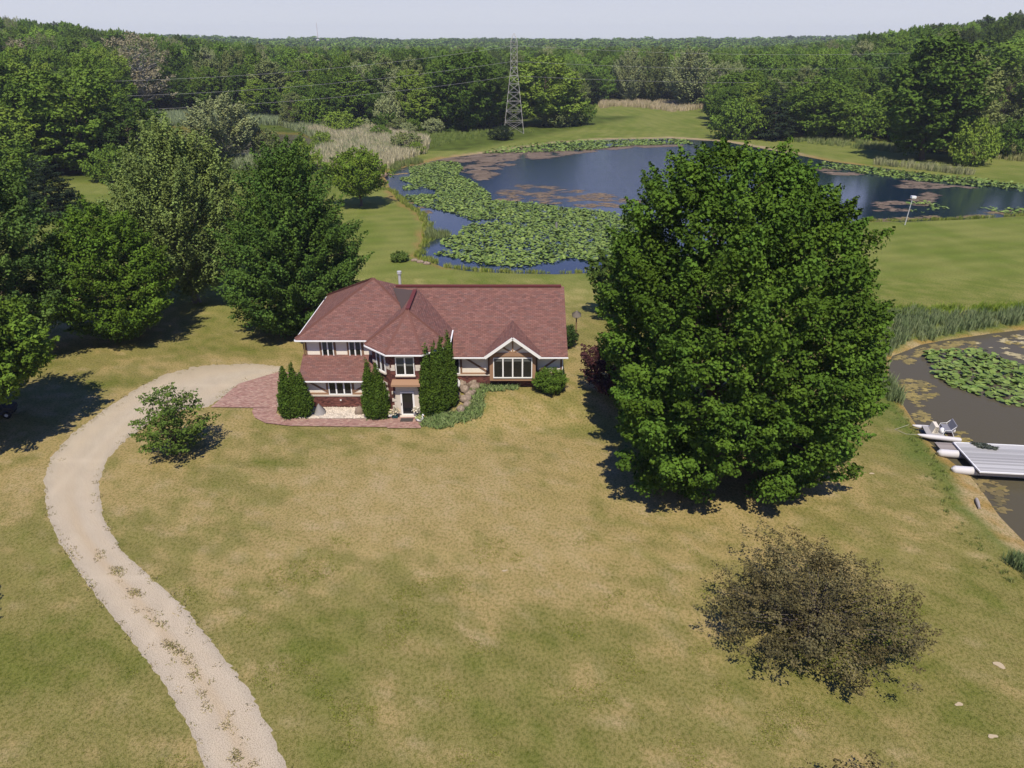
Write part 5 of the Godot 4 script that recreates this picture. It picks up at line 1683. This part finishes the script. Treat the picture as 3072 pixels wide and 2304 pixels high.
func build_reeds() -> void:
	var r := RandomNumberGenerator.new()
	r.seed = 41
	var ragged := noise(15, 9.0, 3)
	var reed := blade_clump(3, 26, 2.3, 0.75, 0.05, 0.22, Color(0.75, 0.75, 0.75), Color(1.25, 1.25, 1.25))
	var grass := blade_clump(5, 26, 0.75, 0.42, 0.028, 0.5, Color(0.7, 0.7, 0.7), Color(1.25, 1.25, 1.2))
	var jobs := [
		["tall_reeds", reed, [-118.0, 238.0, -136.0, 268.0, -104.0, 290.0, -76.0, 292.0, -80.0, 262.0, -100.0, 256.0, -112.0, 252.0], 1.0, 0.9, 1.3, Color(0.150, 0.195, 0.105), Color(0.210, 0.250, 0.140), "grey-green reeds in front of the wood behind the swamp"],
		["tall_reeds", reed, [-80.0, 262.0, -60.0, 262.0, -38.0, 232.0, -28.0, 205.0, -33.0, 180.0, -50.0, 165.0, -64.0, 168.0, -64.0, 190.0, -54.0, 205.0, -57.0, 222.0, -66.0, 240.0], 0.85, 0.8, 1.15, Color(0.155, 0.190, 0.095), Color(0.225, 0.250, 0.130), "grey-green reeds between the swamp and the beige reeds"],
		["dry_reeds", reed, [-66.0, 244.0, -46.0, 246.0, -24.0, 218.0, -22.5, 196.0, -28.0, 170.0, -46.0, 165.0, -50.0, 190.0, -50.0, 212.0], 1.15, 0.9, 1.25, Color(0.27, 0.25, 0.15), Color(0.40, 0.36, 0.245), "dry beige reeds beside the bank of the large pond"],
		["dry_reeds", reed, [-92.0, 290.0, -60.0, 278.0, -58.0, 284.0, -70.0, 296.0], 0.8, 0.9, 1.2, Color(0.34, 0.27, 0.19), Color(0.46, 0.38, 0.28), "patch of dry beige reeds under the shrubs at the wood's edge"],
		["dry_reeds", reed, [38.0, 335.0, 41.0, 362.0, 75.0, 362.0, 83.0, 330.0, 66.0, 318.0, 62.0, 332.0, 48.0, 348.0], 0.55, 0.8, 1.2, Color(0.25, 0.22, 0.12), Color(0.42, 0.35, 0.24), "pale dry grass at the far end of the mown field"],
		["rough_grass", reed, [112.0, 196.0, 124.0, 178.0, 140.0, 172.0, 150.0, 215.0, 126.0, 214.0], 0.7, 0.5, 0.9, Color(0.17, 0.19, 0.06), Color(0.29, 0.27, 0.13), "rough tall grass east of the cottonwoods"],
		["rough_grass", reed, [80.0, 221.0, 92.0, 206.0, 101.0, 194.0, 107.0, 200.0, 101.0, 226.0], 0.8, 0.4, 0.75, Color(0.11, 0.15, 0.045), Color(0.20, 0.22, 0.09), "tall grass under the trees beyond the far bank"],
		["bank_reeds", reed, [85.0, 176.0, 92.0, 168.0, 99.0, 160.0, 102.0, 163.0, 95.0, 172.0, 88.0, 179.0], 1.3, 0.5, 0.85, Color(0.16, 0.18, 0.08), Color(0.28, 0.27, 0.15), "thin reeds on the far bank of the large pond"],
		["meadow_grass", reed, [-26.0, 196.0, -24.0, 216.0, -40.0, 240.0, -14.0, 244.0, 2.0, 250.0, 8.0, 244.0, -4.0, 233.0, -14.0, 222.0], 0.5, 0.25, 0.6, Color(0.09, 0.13, 0.03), Color(0.17, 0.21, 0.06), "lush meadow grass below the steel pylon"],
		["cattails", reed, [35.4, 67.8, 38.7, 71.2, 42.9, 72.4, 46.0, 71.6, 50.0, 71.2, 56.0, 73.0, 64.0, 73.0, 62.0, 70.5, 53.0, 69.8, 49.4, 68.6, 45.0, 67.4, 40.7, 65.2, 37.6, 64.4, 35.4, 62.4, 33.0, 59.0, 32.4, 57.0, 31.9, 54.0, 31.3, 51.5, 30.3, 51.8, 29.9, 54.6, 30.2, 58.0, 31.8, 62.2], 5.0, 0.32, 0.62, Color(0.095, 0.135, 0.055), Color(0.175, 0.205, 0.100), "grey-green cattails round the head of the small pond"],
		["bank_grass", grass, [36.0, 71.5, 40.0, 73.2, 48.0, 73.4, 58.0, 75.0, 66.0, 75.0, 66.0, 72.6, 56.0, 72.8, 46.0, 71.6, 39.0, 70.6], 6.0, 0.8, 1.5, Color(0.10, 0.165, 0.02), Color(0.19, 0.24, 0.035), "bright green grass behind the cattails"],
		["bank_grass", grass, [26.4, 36.0, 27.2, 40.0, 27.9, 43.0, 28.8, 46.0, 29.6, 49.6, 30.3, 52.0, 30.7, 51.0, 30.0, 46.5, 29.4, 43.0, 28.6, 40.0, 27.6, 37.0, 27.2, 33.0, 26.6, 30.0, 25.8, 31.0], 4.0, 0.12, 0.4, Color(0.11, 0.155, 0.035), Color(0.24, 0.25, 0.09), "green grass along the bank by the dock"],
		["cattails", reed, [27.2, 31.8, 28.6, 32.3, 29.6, 31.8, 30.4, 29.6, 29.4, 28.2, 28.0, 29.2], 9.0, 0.28, 0.5, Color(0.075, 0.12, 0.045), Color(0.15, 0.19, 0.085), "dark green sedge at the sandy end of the small pond"],
		["bank_grass", grass, [-28.0, 144.0, -24.0, 143.4, -19.4, 130.0, -16.6, 124.0, -14.2, 115.4, -12.9, 104.0, -13.3, 95.4, -9.2, 90.4, -5.8, 88.8, -0.4, 87.8, 5.5, 87.4, 10.8, 88.2, 18.0, 89.9, 33.0, 100.4, 57.6, 116.7, 76.0, 118.4, 88.0, 121.8, 103.0, 123.2, 103.0, 124.6, 88.0, 123.2, 76.0, 119.6, 57.0, 118.0, 32.0, 101.8, 17.2, 91.2, 10.8, 89.5, 5.5, 88.7, -0.4, 89.1, -5.4, 90.1, -8.4, 91.8, -12.1, 96.4, -11.8, 105.4, -12.8, 116.0, -15.4, 125.0, -18.2, 131.0, -22.6, 144.4], 3.6, 0.5, 1.1, Color(0.12, 0.165, 0.025), Color(0.22, 0.24, 0.06), "bright grass fringing the near bank of the large pond"],
		["bank_reeds", reed, [-12.6, 105.4, -9.6, 106.0, -9.4, 109.4, -12.8, 109.8], 8.0, 0.4, 0.75, Color(0.09, 0.125, 0.04), Color(0.16, 0.18, 0.08), "tuft of dark rushes standing in the pond's near corner"],
		["bank_reeds", reed, [-26.0, 168.0, -25.4, 173.0, -23.2, 176.5, -21.4, 180.0, -22.6, 182.0, -27.0, 175.0, -28.0, 168.0], 2.2, 0.4, 0.7, Color(0.09, 0.13, 0.035), Color(0.17, 0.19, 0.07), "green rushes at the far corner of the pond"],
	]
	for j in jobs:
		var where := []
		var tint := []
		for q in fill(poly(j[2]), j[3], r, ragged, -0.42):
			where.append(turned(q.x, ground_y(q.x, q.y), q.y, r, j[4], j[5]))
			tint.append(j[6].lerp(j[7], r.randf()) * 1.45)
		scatter(j[0], j[1], M.blade, where, tint, j[8])

func on_drive(q: Vector2) -> bool:
	return drive.size() > 0 and Geometry2D.is_point_in_polygon(q, drive)

func build_lawn() -> void:
	var r := RandomNumberGenerator.new()
	r.seed = 51
	# yellow-green weeds and dry tufts scattered over the mown lawn
	var weed := blade_clump(6, 14, 0.07, 0.13, 0.02, 1.6, Color(0.8, 0.8, 0.8), Color(1.2, 1.2, 1.2))
	var where := []
	var tint := []
	var spread := noise(19, 4.5, 3)
	for i in 42000:
		var q := Vector2(lerpf(-19.0, 21.0, r.randf()), lerpf(15.0, 34.0, r.randf()))
		if absf(q.x) > q.y * 0.75 or spread.get_noise_2d(q.x, q.y) < 0.24 + 0.012 * (q.y - 20.0):
			continue
		where.append(turned(q.x, ground_y(q.x, q.y), q.y, r, 0.5, 1.3))
		tint.append(Color(0.33, 0.38, 0.03).lerp(Color(0.20, 0.25, 0.04), r.randf()))
	scatter("lawn_weeds", weed, M.leaf, where, tint, "yellow-green weeds scattered in patches over the lawn")
	# the short dry tufts of the mown grass itself
	var tuft := blade_clump(8, 7, 0.075, 0.10, 0.013, 1.9, Color(0.85, 0.85, 0.85), Color(1.2, 1.2, 1.2))
	where = []
	tint = []
	var tries := 0
	while where.size() < 110000 and tries < 400000:
		tries += 1
		var d := 13.5 + 50.0 * pow(r.randf(), 1.25)
		var q := Vector2((r.randf() * 2.0 - 1.0) * (d * 0.64 + 8.5), d)
		if q.x > 28.0 and d > 28.0:
			continue
		if (q.x > -24.0 and q.x < 5.0 and d > 46.9) or on_drive(q):
			continue
		where.append(turned(q.x, ground_y(q.x, q.y), q.y, r, 0.6, 1.5))
		tint.append(ground_color(q.x, q.y) * (0.78 + 0.46 * r.randf()))
	scatter("lawn_grass", tuft, M.blade, where, tint, "short dry grass of the mown lawn")
	# worn bare spots
	var bare := [[22.5, 24.6, 0.42, 0.36], [18.6, 27.9, 0.3, 0.14], [19.4, 22.4, 0.3, 0.2], [17.8, 31.2, 0.3, 0.14], [17.6, 30.2, 0.24, 0.1], [19.9, 20.8, 0.34, 0.22], [-0.4, 31.2, 0.3, 0.12], [24.0, 41.0, 0.4, 0.14], [21.0, 44.0, 0.45, 0.13]]
	for s in bare:
		var p := PackedVector2Array()
		for i in 13:
			var a := TAU * i / 13.0
			var k := 0.62 + 0.16 * sin(a * 2.0 + s[0]) + 0.12 * sin(a * 3.0 + s[1]) + 0.1 * r.randf()
			p.append(Vector2(s[0] + cos(a) * s[2] * k * 0.8, s[1] + sin(a) * s[3] * k * 0.8))
		struct("bare_soil", sheet(p, ground_y(s[0], s[1]) + 0.03), M.soil)

func _ready() -> void:
	# camera, sky, sun, exposure
	var cam := Camera3D.new()
	cam.name = "camera"
	cam.position = Vector3(0, 26, 0)
	cam.rotation_degrees = Vector3(-25.3, 0, 0)
	cam.fov = 56.0
	cam.near = 0.5
	cam.far = 6000.0
	add_child(cam)
	cam.current = true
	var sky := ProceduralSkyMaterial.new()
	sky.sky_top_color = Color(0.18, 0.36, 0.74)
	sky.sky_horizon_color = Color(0.828, 0.836, 0.842)
	sky.sky_curve = 0.16
	sky.ground_bottom_color = Color(0.30, 0.30, 0.22)
	sky.ground_horizon_color = Color(0.72, 0.75, 0.78)
	sky.sun_angle_max = 12.0
	var env := Environment.new()
	env.background_mode = Environment.BG_SKY
	env.sky = Sky.new()
	env.sky.sky_material = sky
	env.tonemap_mode = Environment.TONE_MAPPER_LINEAR
	env.tonemap_exposure = 1.22
	env.sdfgi_enabled = true
	env.ssao_enabled = true
	env.ssil_enabled = true
	var around := WorldEnvironment.new()
	around.name = "environment"
	around.environment = env
	add_child(around)
	var sun := DirectionalLight3D.new()
	sun.name = "sun"
	sun.light_energy = 1.5
	sun.light_color = Color(1.0, 0.96, 0.89)
	sun.light_angular_distance = 0.5
	sun.shadow_enabled = true
	add_child(sun)
	sun.look_at_from_position(Vector3(-1.5, 90.6, 56.0), Vector3.ZERO)
	env.fog_enabled = true
	env.fog_density = 0.00014
	env.fog_light_color = Color(0.84, 0.88, 0.93)

	# noises and polygons that the land is made from
	rough_land = noise(1, 14.0, 3)
	patch_big = noise(2, 22.0, 3)
	patch_mid = noise(3, 6.0, 3)
	patch_small = noise(4, 1.8, 2)
	poly_pond = poly(POND)
	poly_east = poly(POND_EAST)
	poly_swamp = poly(SWAMP)
	for p in [poly_pond, poly_east, poly_swamp]:
		box_of[p] = rect_of(p)

	# materials shared by many things
	M.leaf = leafy("leaf", 0.55, 0.65)
	M.blade = leafy("blade", 0.45, 0.7)
	M.pad = leafy("lily_pad", 0.2, 0.32)
	M.tarp = mat("tarp", Color(0.36, 0.35, 0.34), 0.7)
	M.soil = mat("bare_soil", Color(0.40, 0.325, 0.21), 0.95, 0.1)
	M.turf = mat("turf", Color(1, 1, 1), 0.95, 0.1)
	M.turf.vertex_color_use_as_albedo = true
	M.turf.albedo_texture = noise_tex(noise(23, 13.0, 5), 1024, Color(0.68, 0.73, 0.57), Color(1, 0.98, 0.96), Color(0.94, 0.94, 0.91))
	M.turf.uv1_scale = Vector3(1 / 18.0, 1 / 21.0, 1)
	M.turf.detail_enabled = true
	M.turf.detail_blend_mode = BaseMaterial3D.BLEND_MODE_MUL
	M.turf.detail_uv_layer = BaseMaterial3D.DETAIL_UV_1
	M.turf.detail_albedo = noise_tex(noise(24, 3.4, 3), 1024, Color(0.52, 0.54, 0.42), Color(1, 1, 1), Color(0.96, 0.95, 0.92))
	M.turf.heightmap_enabled = true
	M.turf.heightmap_scale = 2.2
	M.turf.heightmap_texture = bump_tex(noise(25, 4.0, 3), 1024)
	M.gravel = mat("gravel", Color(1, 1, 1), 0.95, 0.1)
	M.gravel.vertex_color_use_as_albedo = true
	M.gravel.albedo_texture = noise_tex(noise(26, 4.6, 3), 1024, Color(0.50, 0.49, 0.46), Color(1, 1, 1), Color(0.96, 0.96, 0.95))
	M.gravel.uv1_scale = Vector3(1 / 12.0, 1 / 12.0, 1)
	M.gravel.heightmap_enabled = true
	M.gravel.heightmap_scale = 3.0
	M.gravel.heightmap_texture = bump_tex(noise(27, 3.2, 3), 1024)
	M.pebble = mat("pebble_bed", Color(0.36, 0.31, 0.25), 0.95, 0.1)
	M.water = mat("pond_surface", Color(0.008, 0.019, 0.036), 0.10, 0.62)
	M.water.normal_enabled = true
	var ripple := NoiseTexture2D.new()
	ripple.width = 512
	ripple.height = 512
	ripple.seamless = true
	ripple.as_normal_map = true
	ripple.bump_strength = 3.0
	ripple.noise = noise(28, 22.0, 3)
	M.water.normal_texture = ripple
	M.water.normal_scale = 0.5
	M.water.uv1_scale = Vector3(1 / 9.0, 1 / 14.0, 1)
	M.calm = M.water.duplicate()
	M.calm.normal_scale = 0.1
	M.calm.roughness = 0.07
	M.still = M.water.duplicate()
	M.still.normal_scale = 0.12
	M.still.albedo_color = lin(0.078, 0.068, 0.042)
	M.still.metallic_specular = 0.14
	M.still.roughness = 0.16

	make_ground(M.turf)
	build_house()
	build_yard()
	build_trees()
	build_woods()
	build_water()
	build_reeds()
	build_dock()
	build_cart()
	build_pylon()
	build_lawn()
